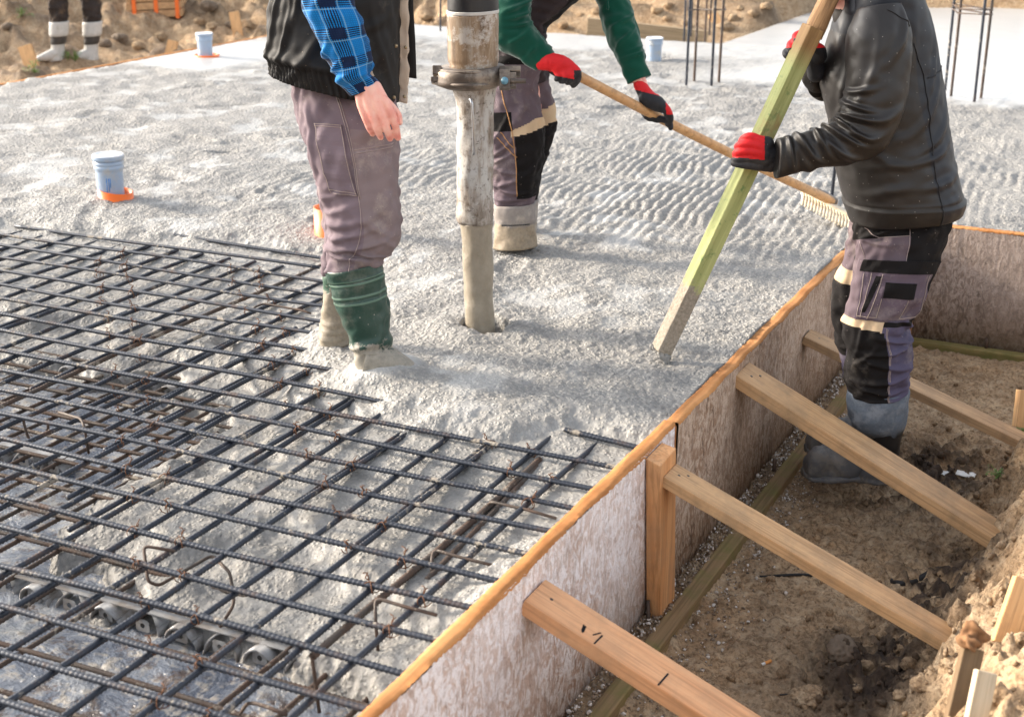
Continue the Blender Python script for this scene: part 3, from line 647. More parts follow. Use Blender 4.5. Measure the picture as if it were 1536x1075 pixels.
stake('tan plank leaning out of the dirt at the right edge, behind the split stake', at(1524, 862, 3.42), at(1490, 960, 3.40), tuple(RT), .075, .03, WST)
stake('tan stake end standing at the right edge behind the far brace', at(1531, 584, 5.0), at(1524, 640, 5.0), tuple(RT), .07, .05, WST)
for lab, (x0, y0), (x1, y1), d, wd in (('tan stake in the dirt left of the rubber boots of the far worker', (26, 72), (40, 112), 13.9, .13), ('short tan stake at the slab edge left of the far grey pipe', (252, 59), (246, 84), 14.6, .1), ('tan stake at the slab edge right of the far grey pipe', (343, 19), (351, 60), 15.5, .105)):
    stake(lab, at(x0, y0, d), at(x1, y1, d), tuple(RT), wd, .05, WST)
# brown batten lying along the back edge of the slab, grey beam box
pl = plank('timber_beam', 'long grey-brown beam lying on edge at the back of the slab', 'beam', at(882, 28, 14.3), at(1062, 47, 14.1), (0, 0, -1), .17, .08, m_wood('grey_beam', lin(140, 122, 96), lin(170, 150, 122), 0, .8), tdir=(0, 1, 0))
plank('timber_beam', 'short tan board standing behind the long beam by the far rebar cage', 'beam', at(1063, 22, 14.6), at(1080, 58, 14.5), tuple(RT), .10, .05, WST, tdir=(0, 1, 0))
# small pins in the trench
def pin(label, a, b, r, mat=RUST, nm='steel_pin'):
    m = MB(); m.tube([a, (np.array(a)+np.array(b))/2, b], r, 8); return tag(m.build(nm, mat), label, 'steel pin')
pin('short dark steel pin standing on the mossy batten in front of the boots', onx(1162, 688, -1.2), onx(1161, 706, -1.2), .007)
pin('rusty nail beside the foot of the upright post', onx(972, 900, -1.262), onx(973, 945, -1.25), .006)
pin('rusty pin standing at the foot of the far grey board', ony(1480, 508, 6.58), ony(1479, 523, 6.58), .008)
# ------------------------------------------------------------------ lofted shapes: rings given by left edge, right edge, depth, thickness ratio
def catmull(A, t):
    A = np.asarray(A, float); n = len(A); i = np.clip(np.floor(t).astype(int), 0, n-2); u = (t-i)[:, None]
    p0 = A[np.maximum(i-1, 0)]; p1 = A[i]; p2 = A[i+1]; p3 = A[np.minimum(i+2, n-1)]
    return .5*((2*p1)+(-p0+p2)*u+(2*p0-5*p1+4*p2-p3)*u*u+(-p0+3*p1-3*p2+p3)*u**3)
class Loft:
    def __init__(s, rings, pw=2.2):
        s.n = len(rings); L = []; R = []; K = []
        for r in rings:
            (lx, ly), (rx, ry), d = r[0], r[1], r[2]; K.append([r[3] if len(r) > 3 else 1.]); L.append(at(lx, ly, d)); R.append(at(rx, ry, d))
        L = np.array(L); R = np.array(R); s.C = (L+R)/2; s.Sv = (R-L)/2; s.K = np.array(K); s.pw = pw; s.disp = None
    def ev(s, rho, th, off=0., disp=True):
        sh = np.broadcast(rho, th).shape; r = np.broadcast_to(rho, sh).ravel().astype(float); t = np.broadcast_to(th, sh).ravel()
        C = catmull(s.C, r); Sv = catmull(s.Sv, r); K = catmull(s.K, r)[:, 0]
        e = .02; T = catmull(s.C, np.clip(r+e, 0, s.n-1))-catmull(s.C, np.clip(r-e, 0, s.n-1)); T /= np.linalg.norm(T, axis=1)[:, None]+1e-12
        rad = np.linalg.norm(Sv, axis=1); D = np.cross(T, Sv); D /= np.linalg.norm(D, axis=1)[:, None]+1e-12
        sg = np.where(D@FW > 0, -1., 1.); D = D*sg[:, None]*(rad*K)[:, None]
        ct, st = np.cos(t), np.sin(t); q = 2/s.pw; a = np.sign(ct)*np.abs(ct)**q; b = np.sign(st)*np.abs(st)**q
        P = C+a[:, None]*Sv+b[:, None]*D; N = ct[:, None]*Sv/rad[:, None]**1+st[:, None]*D/(rad*K)[:, None]; N /= np.linalg.norm(N, axis=1)[:, None]
        o = np.zeros(len(r))+off
        if s.disp is not None and disp: o = o+s.disp(r, t, P)
        return (P+N*o[:, None]).reshape(sh+(3,))
    def mesh(s, name, mats, parent=None, nseg=72, step=.008, zone=None, caps=(True, True), r0=0, r1=None, uv=True):
        r1 = s.n-1 if r1 is None else r1
        f = np.linspace(r0, r1, 200); C = catmull(s.C, f); al = np.concatenate([[0], np.cumsum(np.linalg.norm(np.diff(C, axis=0), axis=1))]); nr = max(6, int(al[-1]/step))
        rho = np.interp(np.linspace(0, al[-1], nr), al, f); arc = np.linspace(0, al[-1], nr); th = np.arange(nseg)*2*pi/nseg
        rr, tt = np.meshgrid(rho, th, indexing='ij'); V = s.ev(rr, tt).reshape(-1, 3); Q = grid_quads(nr, nseg, True)
        # orient outward
        a, b, c, d = V[Q[nseg*(nr//2)+nseg//4]]; nn = np.cross(b-a, d-a); ctr = V[(nr//2)*nseg:(nr//2+1)*nseg].mean(0)
        if nn@(a-ctr) < 0: Q = Q[:, ::-1]; flip = True
        else: flip = False
        mi = np.zeros(len(Q), int)
        if zone is not None:
            rc = (rr[:-1]+rr[1:]).ravel()/2; tc_ = (tt[:-1]+pi/nseg).ravel(); mi = zone(rc, np.cos(tc_), np.sin(tc_)).astype(int)
        mean = np.linalg.norm(s.Sv, axis=1).mean(); U = np.stack([(tt.ravel()/(2*pi))*2*pi*mean, np.repeat(arc, nseg)], -1)
        faces = [tuple(q) for q in Q.tolist()]; mi = mi.tolist()
        def cap(row, rev):
            nonlocal V, U
            base = row*nseg; ring = V[base:base+nseg]; c = ring.mean(0)
            for k in (.6, .25):
                V = np.concatenate([V, c+(ring-c)*k]); U = np.concatenate([U, U[base:base+nseg]])
            i1 = len(V)-2*nseg; i2 = len(V)-nseg; V = np.concatenate([V, [c]]); U = np.concatenate([U, [U[base]]]); ce = len(V)-1
            for j in range(nseg):
                j2 = (j+1) % nseg
                for q in ((base+j, base+j2, i1+j2, i1+j), (i1+j, i1+j2, i2+j2, i2+j), (i2+j, i2+j2, ce)):
                    faces.append(q[::-1] if rev else q); mi.append(0 if zone is None else mi[min(row, nr-2)*nseg+j])
        if caps[0]: cap(0, not flip)
        if caps[1]: cap(nr-1, flip)
        me = mesh(name, V, faces, mi=mi, uv=U); s.obj = link(name, me, parent, mats); return s.obj
    def patch(s, name, mat, parent, q, off=.003, th=.002, n=14, noise_=0):
        """raised piece of cloth; q = four (ring, u) corners, u = -1 left edge .. 1 right edge, on the side facing out of the page"""
        a, b, c, d = [np.array((r, math.acos(max(-1, min(1, u))))) for r, u in q]
        i = np.linspace(0, 1, n); I, J = np.meshgrid(i, i, indexing='ij')
        p = (1-I)[..., None]*((1-J)[..., None]*a+J[..., None]*b)+I[..., None]*((1-J)[..., None]*d+J[..., None]*c)
        top_ = s.ev(p[..., 0], p[..., 1], off+th); bot = s.ev(p[..., 0], p[..., 1], -.002)
        V = np.concatenate([top_.reshape(-1, 3), bot.reshape(-1, 3)]); Q = grid_quads(n, n)
        e = [(k, k+1) for k in range(n-1)]+[((k+1)*n-1, (k+2)*n-1) for k in range(n-1)]+[(n*n-1-k, n*n-2-k) for k in range(n-1)]+[((n-1-k)*n, (n-2-k)*n) for k in range(n-1)]
        Fq = Q.tolist()+[(x, x+n*n, y+n*n, y) for x, y in e]
        m = MB(); m.add(V, Fq, 0, False); o = m.build(name, mat, parent); return o
    def seam(s, m, pts, r=.0016, off=.001):
        """stitched line along (ring, u) points, added to mesh builder m"""
        q = np.array([(a, math.acos(max(-1, min(1, u)))) for a, u in pts]); t = np.linspace(0, len(q)-1, 12*(len(q)-1)+1); k = np.minimum(t.astype(int), len(q)-2); f = (t-k)[:, None]
        p = q[k]*(1-f)+q[k+1]*f; m.tube(s.ev(p[:, 0], p[:, 1], off), r, 5)
def folds(lst, amp=1., noise_=.004, seed=0., sx=1., sy=1.):
    """lst of (ring, u, angle deg, length m, width m, height m); angle 0 = across the limb"""
    def f(self):
        C = catmull(self.C, np.linspace(0, self.n-1, 300)); al = np.concatenate([[0], np.cumsum(np.linalg.norm(np.diff(C, axis=0), axis=1))]); fr = np.linspace(0, self.n-1, 300)
        rad = np.linalg.norm(self.Sv, axis=1)
        def d(r, t, P):
            sarc = np.interp(r, fr, al); R = np.interp(r, np.arange(self.n), rad); o = np.zeros(len(r))
            for (r0, u0, ang, ln, wd, h) in lst:
                for sgn in ((1, -1) if abs(u0) < 5 else (1,)):
                    t0 = math.acos(max(-1, min(1, u0)))*sgn; s0 = np.interp(r0, fr, al); dt = (t-t0+pi) % (2*pi)-pi
                    x = dt*R*sgn; y = sarc-s0; a = math.radians(ang); uu = x*math.cos(a)+y*math.sin(a); vv = -x*math.sin(a)+y*math.cos(a)
                    vv = vv+.12*uu*uu/max(ln, .01); k = (vv/wd)**2
                    o += h*np.exp(-(uu/ln)**2)*(1-1.2*k)*np.exp(-k)*(1 if sgn > 0 else .5)
            o = o*amp+noise_*samp(CL, 1., sarc*sy+seed, t*R*sx+seed*.37)*np.minimum(1, 4*np.minimum(np.abs(r), 1))
            return o
        return d
    return f
def hit(x, y, d0=2., d1=40., n=1600):
    d = np.linspace(d0, d1, n); P = EYE+(ray(x, y)/F)[None, :]*d[:, None]; h = ground_h(P[:, 0], P[:, 1])[0]
    k = np.argmax(P[:, 2] < h); return P[k]

# ------------------------------------------------------------------ drain pipes
PG = m_plain('grey_pipe_plastic', lin(150, 166, 186), .38, .5, amt=.06, dirt=lin(176, 172, 164), dlo=.5, damt=.7, bst=.05)
PW = m_plain('pale_pipe_cap', lin(222, 224, 228), .5, .4, amt=.05); PO = m_plain('orange_pipe_plastic', lin(236, 108, 26), .42, .5, amt=.06, dirt=lin(200, 150, 110), dlo=.56, damt=.5, bst=.05)
PB = m_plain('blue_print', lin(46, 120, 190), .5)
GP = 'grey drain pipes standing up through the concrete'
def ring_lathe(prof, c, n=40):
    V = []; m = len(prof)
    for i, (r, z) in enumerate(prof):
        for j in range(n): a = 2*pi*j/n; V.append((c[0]+r*math.cos(a), c[1]+r*math.sin(a), c[2]+z))
    return V, grid_quads(m, n, True).tolist()
def drain(label, cpx, zb, h, r, collar=None, lines=True, tilt=0):
    c = onz(*cpx, zb); root = thing('drain_pipe', label, 'pipe', c, GP)
    m = MB(); V, Q = ring_lathe([(r*.9, -.06), (r*.9, h*.62), (r*.93, h*.66), (r*1.0, h*.7), (r*1.0, h*.76), (r*.985, h*.765), (r*.985, h*.78), (r, h*.785), (r, h*.86), (r*.96, h*.865), (r*.96, h*.88), (r*1.04, h*.885), (r*1.06, h*.94), (r*1.05, h*.99)], c)
    m.add(V, Q, 0, True); m.build('pipe', PG, root)
    m = MB(); V, Q = ring_lathe([(r*1.05, h*.985), (r*1.05, h), (r*1.0, h*1.02), (r*.9, h*1.022), (r*.86, h*1.005), (0.001, h*1.005)], c); m.add(V, Q, 0, True); m.build('cap', PW, root)
    if lines:
        m = MB(); a0 = math.atan2(-c[1], -c[0])-.25
        for k, da in enumerate((0, .16, .26)):
            a = a0+da; m.tube([(c[0]+r*.9*math.cos(a), c[1]+r*.9*math.sin(a), c[2]+.02+.02*k), (c[0]+r*.901*math.cos(a), c[1]+r*.901*math.sin(a), c[2]+h*.5)], .0018, 5)
        m.build('print_line', PB, root)
    if collar:
        R, hh, ox, slope = collar; cc = c+np.array(ox); n = 48; V = []
        for (rr, top_) in ((R, 0), (R, 1), (R*.93, 1), (R*.9, 0)):
            for j in range(n):
                a = 2*pi*j/n; sl = hh*(1+slope*math.cos(a-math.atan2(RT[1], RT[0]))); V.append((cc[0]+rr*math.cos(a), cc[1]+rr*math.sin(a), cc[2]+(sl if top_ else -.07)))
        m = MB(); m.add(V, grid_quads(4, n, True).tolist(), 0, True); m.build('collar', PO, root)
drain('grey drain pipe with blue print lines in a slanted orange collar', (167, 296), .05, .205, .070, (.083, .045, tuple(RT*.022-np.array([0, 0, .01])), -.25))
drain('grey drain pipe with a flat orange ring near the far left edge of the slab', (308, 83), .05, .175, .066, (.1, .006, tuple(RT*.012), 0), False)
drain('pale grey drain pipe in a tall orange socket behind the waistcoated worker', (500, 345), .05, .285, .052, (.083, .10, (0, 0, 0), -.05), False)
drain('short blue-grey drain pipe standing alone behind the green sleeve', (981, 88), .05, .165, .066, None, False)

# ------------------------------------------------------------------ rebar cages
def cage(label, pts, zt, hoops, extra=None):
    root = thing('rebar_cage', label, 'rebar cage', onz(*pts[0], .04), 'rebar column cages standing in the slab')
    P = [onz(*p, .02) for p in pts]
    for i, p in enumerate(P):
        link('bar', bar_mesh('bar', p, p+np.array([.012*math.sin(i*3), .012*math.cos(i*2), zt]), .0095, .016, seed=700+i, sag=.001, ribs=True), root, RUST if i % 2 else STEEL)
    c = np.mean(P, 0); o = sorted(range(len(P)), key=lambda i: math.atan2(P[i][1]-c[1], P[i][0]-c[0]))
    for z in hoops:
        m = MB(); Q = [P[i]+(P[i]-c)*.12+np.array([0, 0, z+.012*math.sin(i*4)]) for i in o]; Q.append(Q[0]); d = []
        for a, b in zip(Q[:-1], Q[1:]): d += [a+(b-a)*t for t in (0, .33, .66)]
        d.append(Q[-1]); m.tube(d, .005, 6); m.build('hoop', RUST, root)
def vbar_mesh(): pass
_bm = bar_mesh
def bar_mesh(name, p0, p1, r=.0072, pitch=.0125, seed=0, sag=.004, ribs=True):
    p0 = np.array(p0, float); p1 = np.array(p1, float); T = p1-p0
    if abs(T[2])/np.linalg.norm(T) > .9: p1 = p1+np.array([1e-3, 0, 0])
    return _bm(name, p0, p1, r, pitch, seed, sag, ribs)
cage('eight-bar rebar cage standing between the green sleeve and the green-tinted timber', [(1029, 131), (1041, 127), (1067, 133), (1078, 128), (1026, 62), (1057, 64), (1036, 55), (1064, 53)], 1.5, (float(at(1050, 12, 10.6)[2]),))
cage('four-bar rebar cage with two thin hoops standing behind the back of the black jacket', [(1417, 140), (1426, 149), (1461, 158), (1471, 152)], 1.5, (float(at(1455, 24, 9.9)[2]), float(at(1455, 17, 9.9)[2])))
cage('distant rebar starter bars at the top right corner of the picture', [(1524, 15), (1530, 15), (1498, 12), (1463, 13)], 1.0, (.7,))
def lone(label, a, h, r=.009): p = onz(*a, .03); tag(link('starter_bar', bar_mesh('starter_bar', p, p+np.array([.01, .0, h]), r, .016, seed=5), None, STEEL), label, 'rebar', 'single starter bars in the slab')
lone('single upright bar rising from the far slab, just left of the pump pipe', (661, 48), 1.1)
lone('single dark upright bar beside the rake head, below the jacket sleeve', (1248, 300), .55, .0085)

# ------------------------------------------------------------------ concrete pump pipe
def hose():
    REF[0] = 484
    B = onz(722, 488, .0); d = HOSE_D; root = thing('concrete_pump_pipe', 'dirty steel end pipe of a concrete pump hanging into a hole in the wet concrete', 'pump pipe', B)
    RUB = m_plain('black_rubber', (.012, .012, .014, 1), .45, .5)
    g = G('crusted_pipe'); n = g.noise(6, 6, .7); n2 = g.noise(1, 6, .7, g.vec(sc=(18, 18, 4))); f = g.noise(60, 4, .7)
    c = g.ramp(n2, [(.36, lin(92, 78, 64)), (.48, lin(142, 132, 122)), (.6, lin(180, 178, 174))]); c = g.mix(g.ramp(n, [(.5, 0.), (.62, .75)]), c, lin(196, 192, 186)); c = g.mix(g.ramp(f, [(.34, .7), (.44, 0.)]), c, lin(74, 62, 54))
    CR = g.fin(c, g.ramp(n, [(.4, .35), (.6, .85)]), g.bump(g.math('ADD', n, g.math('MULTIPLY', f, .5)), .7, .006), spec=.4)
    g = G('brown_pipe'); n = g.noise(1, 6, .7, g.vec(sc=(16, 16, 3))); f = g.noise(9, 6, .75)
    c = g.ramp(n, [(.36, lin(84, 64, 46)), (.52, lin(134, 112, 88)), (.66, lin(168, 156, 140))]); c = g.mix(g.ramp(f, [(.52, 0.), (.6, .8)]), c, lin(188, 182, 174))
    BR = g.fin(c, .45, g.bump(g.math('ADD', n, f), .45, .005), spec=.5)
    g = G('wet_grey_coating'); n = g.noise(14, 5, .6); f = g.noise(90, 4, .7)
    GR = g.fin(g.ramp(n, [(.3, lin(126, 116, 100)), (.7, lin(156, 146, 130))]), .5, g.bump(g.math('ADD', g.math('MULTIPLY', n, .6), f), .5, .006), spec=.4)
    CL_ = m_plain('clamp_steel', lin(92, 82, 74), .55, .5, .35, 30, .3, dirt=lin(160, 148, 134), dlo=.48, damt=.7, bst=.5, bd=.003)
    def lf(nm, mat, rings, noise_=.0012, **k):
        l = Loft([(a, b, d, 1.) for a, b in rings], 2.0); l.disp = folds([], 1, noise_*.7, 3.)(l); return l.mesh(nm, mat, root, 56, .012, **k)
    lf('rubber_sleeve', RUB, [((670, -420), (745, -420)), ((670, -100), (746, -100)), ((671, 10), (748, 10)), ((672, 17), (748, 17))], .0004)
    lf('band', m_plain('pale_band', lin(190, 186, 180), .5), [((669.5, 16), (748.5, 14)), ((669.5, 21), (748.5, 19))], .0)
    lf('steel_pipe', BR, [((670, 18), (748, 16)), ((671, 60), (748, 58)), ((672, 90), (748, 89)), ((675, 97), (746, 97)), ((672, 103), (747, 103))], .0008)
    lf('flange', CL_, [((662, 100), (756, 98)), ((654, 104), (760, 102)), ((653, 112), (760, 110)), ((656, 114), (758, 112)), ((652, 118), (758, 116)), ((652, 126), (757, 124)), ((668, 132), (744, 130))], .0012)
    o = Loft([((670, 124), (746, 124), d), ((677, 134), (744, 134), d), ((684, 152), (742, 150), d), ((686, 185), (740, 185), d), ((685, 240), (740, 240), d), ((685, 300), (740, 300), d), ((685, 326), (740, 326), d), ((688, 334), (740, 333), d)], 2.0)
    o.disp = folds([(3, 0, 85, .2, .02, .002)], 1, .0012, 1.)(o); o.mesh('reducer_pipe', CR, root, 64, .01)
    lf('outlet_pipe', GR, [((689, 331), (739, 331)), ((691, 345), (739, 345)), ((694, 400), (740, 400)), ((696, 440), (740, 440)), ((697, 470), (741, 470)), ((698, 492), (742, 494)), ((698, 530), (743, 532))], .0018)
    # clamp arms and bolts around the flange
    def cb(nm, cpx, w, h, dd, dz, mat=CL_, b=.003):
        c = at(*cpx, d+dd); m = MB(); V = []
        for sy in (-1, 1):
            for sx, sz in ((-1, -1), (1, -1), (1, 1), (-1, 1)): V.append(c+RT*sx*w/2+FW*sz*dz/2+UP*sy*h/2)
        m.hexa(V); return m.build(nm, mat, root, b)
    cb('clamp_lever', (765, 104), .07, .018, -.06, .03); cb('clamp_lever', (766, 112), .065, .016, -.03, .03)
    cb('clamp_lug', (757, 120), .035, .065, -.10, .03); cb('clamp_lug', (768, 121), .028, .05, -.08, .035)
    m = MB(); a = at(757, 122, d-.125); m.tube([a, a-FW*.012], .012, 12); m.build('bolt', m_plain('blue_bolt', lin(96, 140, 160), .4), root)
    m = MB(); a = at(750, 122, d-.1); m.tube([a, a+RT*.085], .008, 10); m.build('bolt', CL_, root)
    cb('clamp_hinge', (656, 107), .03, .03, -.02, .05); cb('clamp_hinge', (654, 121), .032, .016, -.02, .06)
    m = MB(); P = [at(650+1.0*t*108, 124+5*math.sin(pi*t), d-.02-.115*math.sin(pi*t)) for t in np.linspace(0, 1, 14)]; m.tube(P, .007, 8); P = [at(653+t*104, 105+4*math.sin(pi*t), d-.02-.10*math.sin(pi*t)) for t in np.linspace(0, 1, 14)]; m.tube(P, .005, 8); m.build('clamp_ring', CL_, root)
    m = MB(); m.tube([at(704, 150, d-.118), at(706, 149, d-.128), at(708, 156, d-.13), at(710, 190, d-.128), at(711, 224, d-.124), at(710, 232, d-.112)], .0045, 8); m.build('handle', m_plain('bright_steel', (.45, .46, .48, 1), .3, .5, .8), root)
    REF[0] = None
hose()

# ------------------------------------------------------------------ long rake and the timber tamper
def rake():
    root = thing('rake', 'long-handled pale wooden rake pulled across the fresh concrete', 'rake', onz(1240, 322, .05))
    HW = m_wood('rake_handle', lin(190, 140, 92), lin(216, 172, 122), 0, .5, lin(170, 150, 130), .3, .7, False)
    REF[0] = 365; a = at(845, 102, 5.98); REF[0] = None; b = at(1252, 303, 6.66); m = MB(); n = 30
    P = [a+(b-a)*t+np.array([0, 0, -.012*math.sin(pi*t)]) for t in np.linspace(0, 1, n)]; m.tube(P, .020, 14); m.build('handle', HW, root)
    m = MB(); t1 = at(1222, 288, 6.61); m.tube([t1, at(1240, 297, 6.64), b], [.024, .024, .022], 14); m.build('ferrule', m_plain('ferrule', lin(120, 112, 104), .5, .5, .4), root)
    PW_ = m_wood('rake_head', lin(216, 196, 164), lin(240, 226, 200), 0, .7, lin(190, 184, 172), .6, .7, False)
    L = at(1203, 286, 6.72); R = at(1285, 330, 6.58); m = MB(); u = (R-L); u /= np.linalg.norm(u); up = np.array([0, 0, 1.]); w_ = np.cross(u, up); V = []
    for sy in (-.014, .014):
        for q, sz in ((L, -.016), (R, -.016), (R, .016), (L, .016)): V.append(q+up*sy+w_*sz)
    m.hexa(V); m.build('head_bar', PW_, root, .003)
    for i in range(19):
        t = i/18; p = L+(R-L)*t; m = MB(); dn = at(1206+(1283-1206)*t-2, 290+(331-290)*t+10, dep(p)); q = p+(-UP)*.03-FW*.03; e = p+(-UP)*.075-FW*.08+RT*(-.016); e[2] = max(e[2], .035)
        m.tube([p, q, (q+e)/2+np.array([0, 0, .006]), e], [.0075, .007, .0065, .005], 6); m.build('tine', PW_, root)
rake()
def tamper():
    g = G('green_timber'); gr = g.noise(1, 6, .6, g.vec(sc=(2.2, 45, 45)), .4); sp_ = g.noise(30, 5, .75); s = g.sep(g.obj)[0]
    c = g.ramp(gr, [(.3, lin(126, 132, 78)), (.7, lin(180, 182, 124))]); c = g.mix(g.ramp(sp_, [(.56, 0.), (.68, .75)]), c, lin(74, 110, 62)); c = g.mix(g.ramp(g.noise(5, 5, .7), [(.55, 0.), (.7, .7)]), c, lin(152, 118, 76))
    e = g.math('ADD', s, g.math('MULTIPLY', g.math('SUBTRACT', g.noise(16, 5, .7), .5), .22)); k = g.ramp(e, [(.86, 0.), (.89, 1.)])
    c = g.mix(k, c, g.ramp(g.noise(90, 4, .7), [(.35, lin(120, 110, 96)), (.65, lin(160, 150, 136))]))
    top_ = g.ramp(s, [(.06, 1.), (.14, 0.)]); c = g.mix(g.math('MULTIPLY', top_, .9), c, g.ramp(gr, [(.3, lin(112, 78, 48)), (.7, lin(168, 128, 86))]))
    M = g.fin(c, .7, g.bump(g.math('ADD', gr, g.math('MULTIPLY', g.noise(70, 4, .7), g.math('ADD', k, .25))), .5, .005), spec=.3)
    REF[0] = 700; p0 = at(1204, 34, 5.02); REF[0] = None; p1 = at(976, 518, 4.80); T = p1-p0
    # section: two faces seen, the narrow one to the left
    W = RT*.45+FW*-.85; o = plank('tamping_timber', 'green-tinted square timber held by the black-jacketed worker, its lower end grey with concrete', 'timber', p0, p1, W, .054, .054, M, .004, tdir=tuple(RT*.85+FW*.45))
    root = o
    # whittled grip at the top
    REF[0] = 700; m = MB(); iv = o.matrix_world.inverted(); P = [np.array(iv @ Vector(at(x, y, dd))) for x, y, dd in ((1219, 55, 5.03), (1226, 38, 5.035), (1236, 15, 5.04), (1250, -15, 5.05), (1275, -70, 5.07))]; REF[0] = None
    m.tube(P, [.031, .033, .031, .030, .029], 9); h = m.build('grip', m_wood('grip_wood', lin(120, 86, 56), lin(190, 150, 106), 0, .7, lin(200, 170, 140), .4, 1.2)); h.parent = o
    # wet concrete clinging to the foot and dripping back
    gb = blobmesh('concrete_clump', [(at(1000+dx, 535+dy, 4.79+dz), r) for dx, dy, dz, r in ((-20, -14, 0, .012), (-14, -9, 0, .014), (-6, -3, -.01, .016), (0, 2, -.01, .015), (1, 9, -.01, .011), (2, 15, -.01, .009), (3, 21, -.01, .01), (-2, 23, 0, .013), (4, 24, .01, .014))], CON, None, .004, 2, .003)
    gb.parent = o; gb.matrix_parent_inverse = o.matrix_world.inverted()
tamper()

# ------------------------------------------------------------------ litter, stones, clods, weeds, crate
STONE = m_plain('stone', lin(112, 98, 84), .8, .3, 0, 18, .35, dirt=lin(96, 82, 68), dlo=.5, bst=.6, bd=.006)
CLOD = SOIL
def lumpy(name, c, r, mat, seed, parent=None):
    g = np.random.default_rng(seed); bm = bmesh.new(); bmesh.ops.create_icosphere(bm, subdivisions=4, radius=1.0); co = np.array([v.co for v in bm.verts]); bm_f = [[v.index for v in f.verts] for f in bm.faces]; bm.free()
    n = co/np.linalg.norm(co, axis=1)[:, None]; o = np.zeros(len(n))
    for k in range(26): a = g.standard_normal(3); a /= np.linalg.norm(a); o -= .30*np.clip(n@a-.62-.25*g.random(), 0, 1)
    o += .07*samp(CL, .6, n[:, 0]*.3+seed*.13+n[:, 2]*.2, n[:, 1]*.3+n[:, 2]*.17)
    return link(name, mesh(name, np.array(c)+n*(1+o)[:, None]*np.array(r), bm_f), parent, mat)
p = hit(1262, 978); tag(lumpy('stone', p+[0, 0, .01], (.045, .075, .038), STONE, 1), 'smooth dark brown stone lying in the trench below the middle brace', 'stone')
p = hit(1213, 1052); tag(lumpy('dirt_clod', p+[0, 0, .01], (.05, .05, .035), CLOD, 2), 'rounded sandy clod at the bottom of the trench, right of the pencil-marked brace', 'clod')
GC = 'loose sandy clods on the bank at the right'
CL_L = ['pale cracked clod on the bank beside the leaning plank', 'pale clod on the bank just above the split stake', 'loose brown clod at the foot of the bank below the middle brace', 'sandy clod on the bank at the bottom right']
for i, (x, y, r) in enumerate(((1513, 932, .045), (1532, 938, .03), (1490, 960, .03), (1400, 985, .036), (1365, 1000, .028), (1345, 975, .022), (1330, 1010, .025), (1385, 1030, .035), (1300, 1000, .022), (1425, 1000, .03), (1530, 965, .03), (1285, 1035, .018), (1350, 1045, .022), (1500, 1050, .03), (1322, 955, .02), (1375, 955, .024), (1300, 890, .018), (1335, 905, .02), (1405, 905, .025))):
    p = hit(x, y); lab = ('pale cracked clod, the big one beside the leaning plank' if i == 0 else 'sandy clod among the loose clods on the bank at the right')
    o = lumpy('dirt_clod', p+np.array([0, 0, r*.25]), (r, r*.9, r*.75), CLOD, 30+i); tag(o, lab, 'clod', GC if i else None)
BL = m_plain('black_cable', (.012, .012, .013, 1), .6, .4)
def snake(name, label, cat, pts, r, mat=BL, lift=.004):
    P = [hit(x, y)+np.array([0, 0, lift]) for x, y in pts]; P = catmull(np.array(P), np.linspace(0, len(P)-1, len(P)*5)); m = MB(); m.tube(P, r, 8); return tag(m.build(name, mat), label, cat)
snake('rubber_cord', 'thin black cord lying on the trench floor below the middle brace', 'cord', [(1120, 861), (1140, 866), (1175, 864), (1205, 863), (1226, 866)], .0045)
snake('black_hose', 'short thick black hose piece under the middle brace at the foot of the bank', 'hose', [(1335, 873), (1350, 877), (1368, 876), (1382, 868), (1396, 860)], .011)
snake('twig', 'thin dark twig near the bottom of the trench', 'twig', [(1138, 1047), (1165, 1044), (1195, 1042)], .003)
WHT = m_plain('white_paper', lin(226, 226, 224), .6)
def scrap(label, x, y, s, seed):
    p = hit(x, y); g = np.random.default_rng(seed); n = 7; V = [(p[0]+s*(i/(n-1)-.5)*1.5, p[1]+s*(j/(n-1)-.5)*.8, p[2]+.012+.012*g.random()) for i in range(n) for j in range(n)]
    o = link('litter_scrap', mesh('litter_scrap', V, grid_quads(n, n)), None, WHT); md = o.modifiers.new('s', 'SOLIDIFY'); md.thickness = .002; apply_mods(o); tag(o, label, 'litter')
scrap('crumpled white scrap of litter by the dark mud under the wide brace', 1448, 718, .045, 1); scrap('small white scrap left of the crumpled litter', 1414, 716, .035, 2)
p = hit(1147, 998); m = MB(); m.tube([p+[0, 0, .008], p+[.012, .018, .010]], .0045, 8, 0); m.tube([p+[0, 0, .008], p+[-.006, -.009, .0072]], .0043, 8, 1); tag(m.build('cigarette_butt', [m_plain('filter', lin(222, 150, 80), .8), WHT]), 'cigarette butt lying on the trench floor', 'cigarette butt')
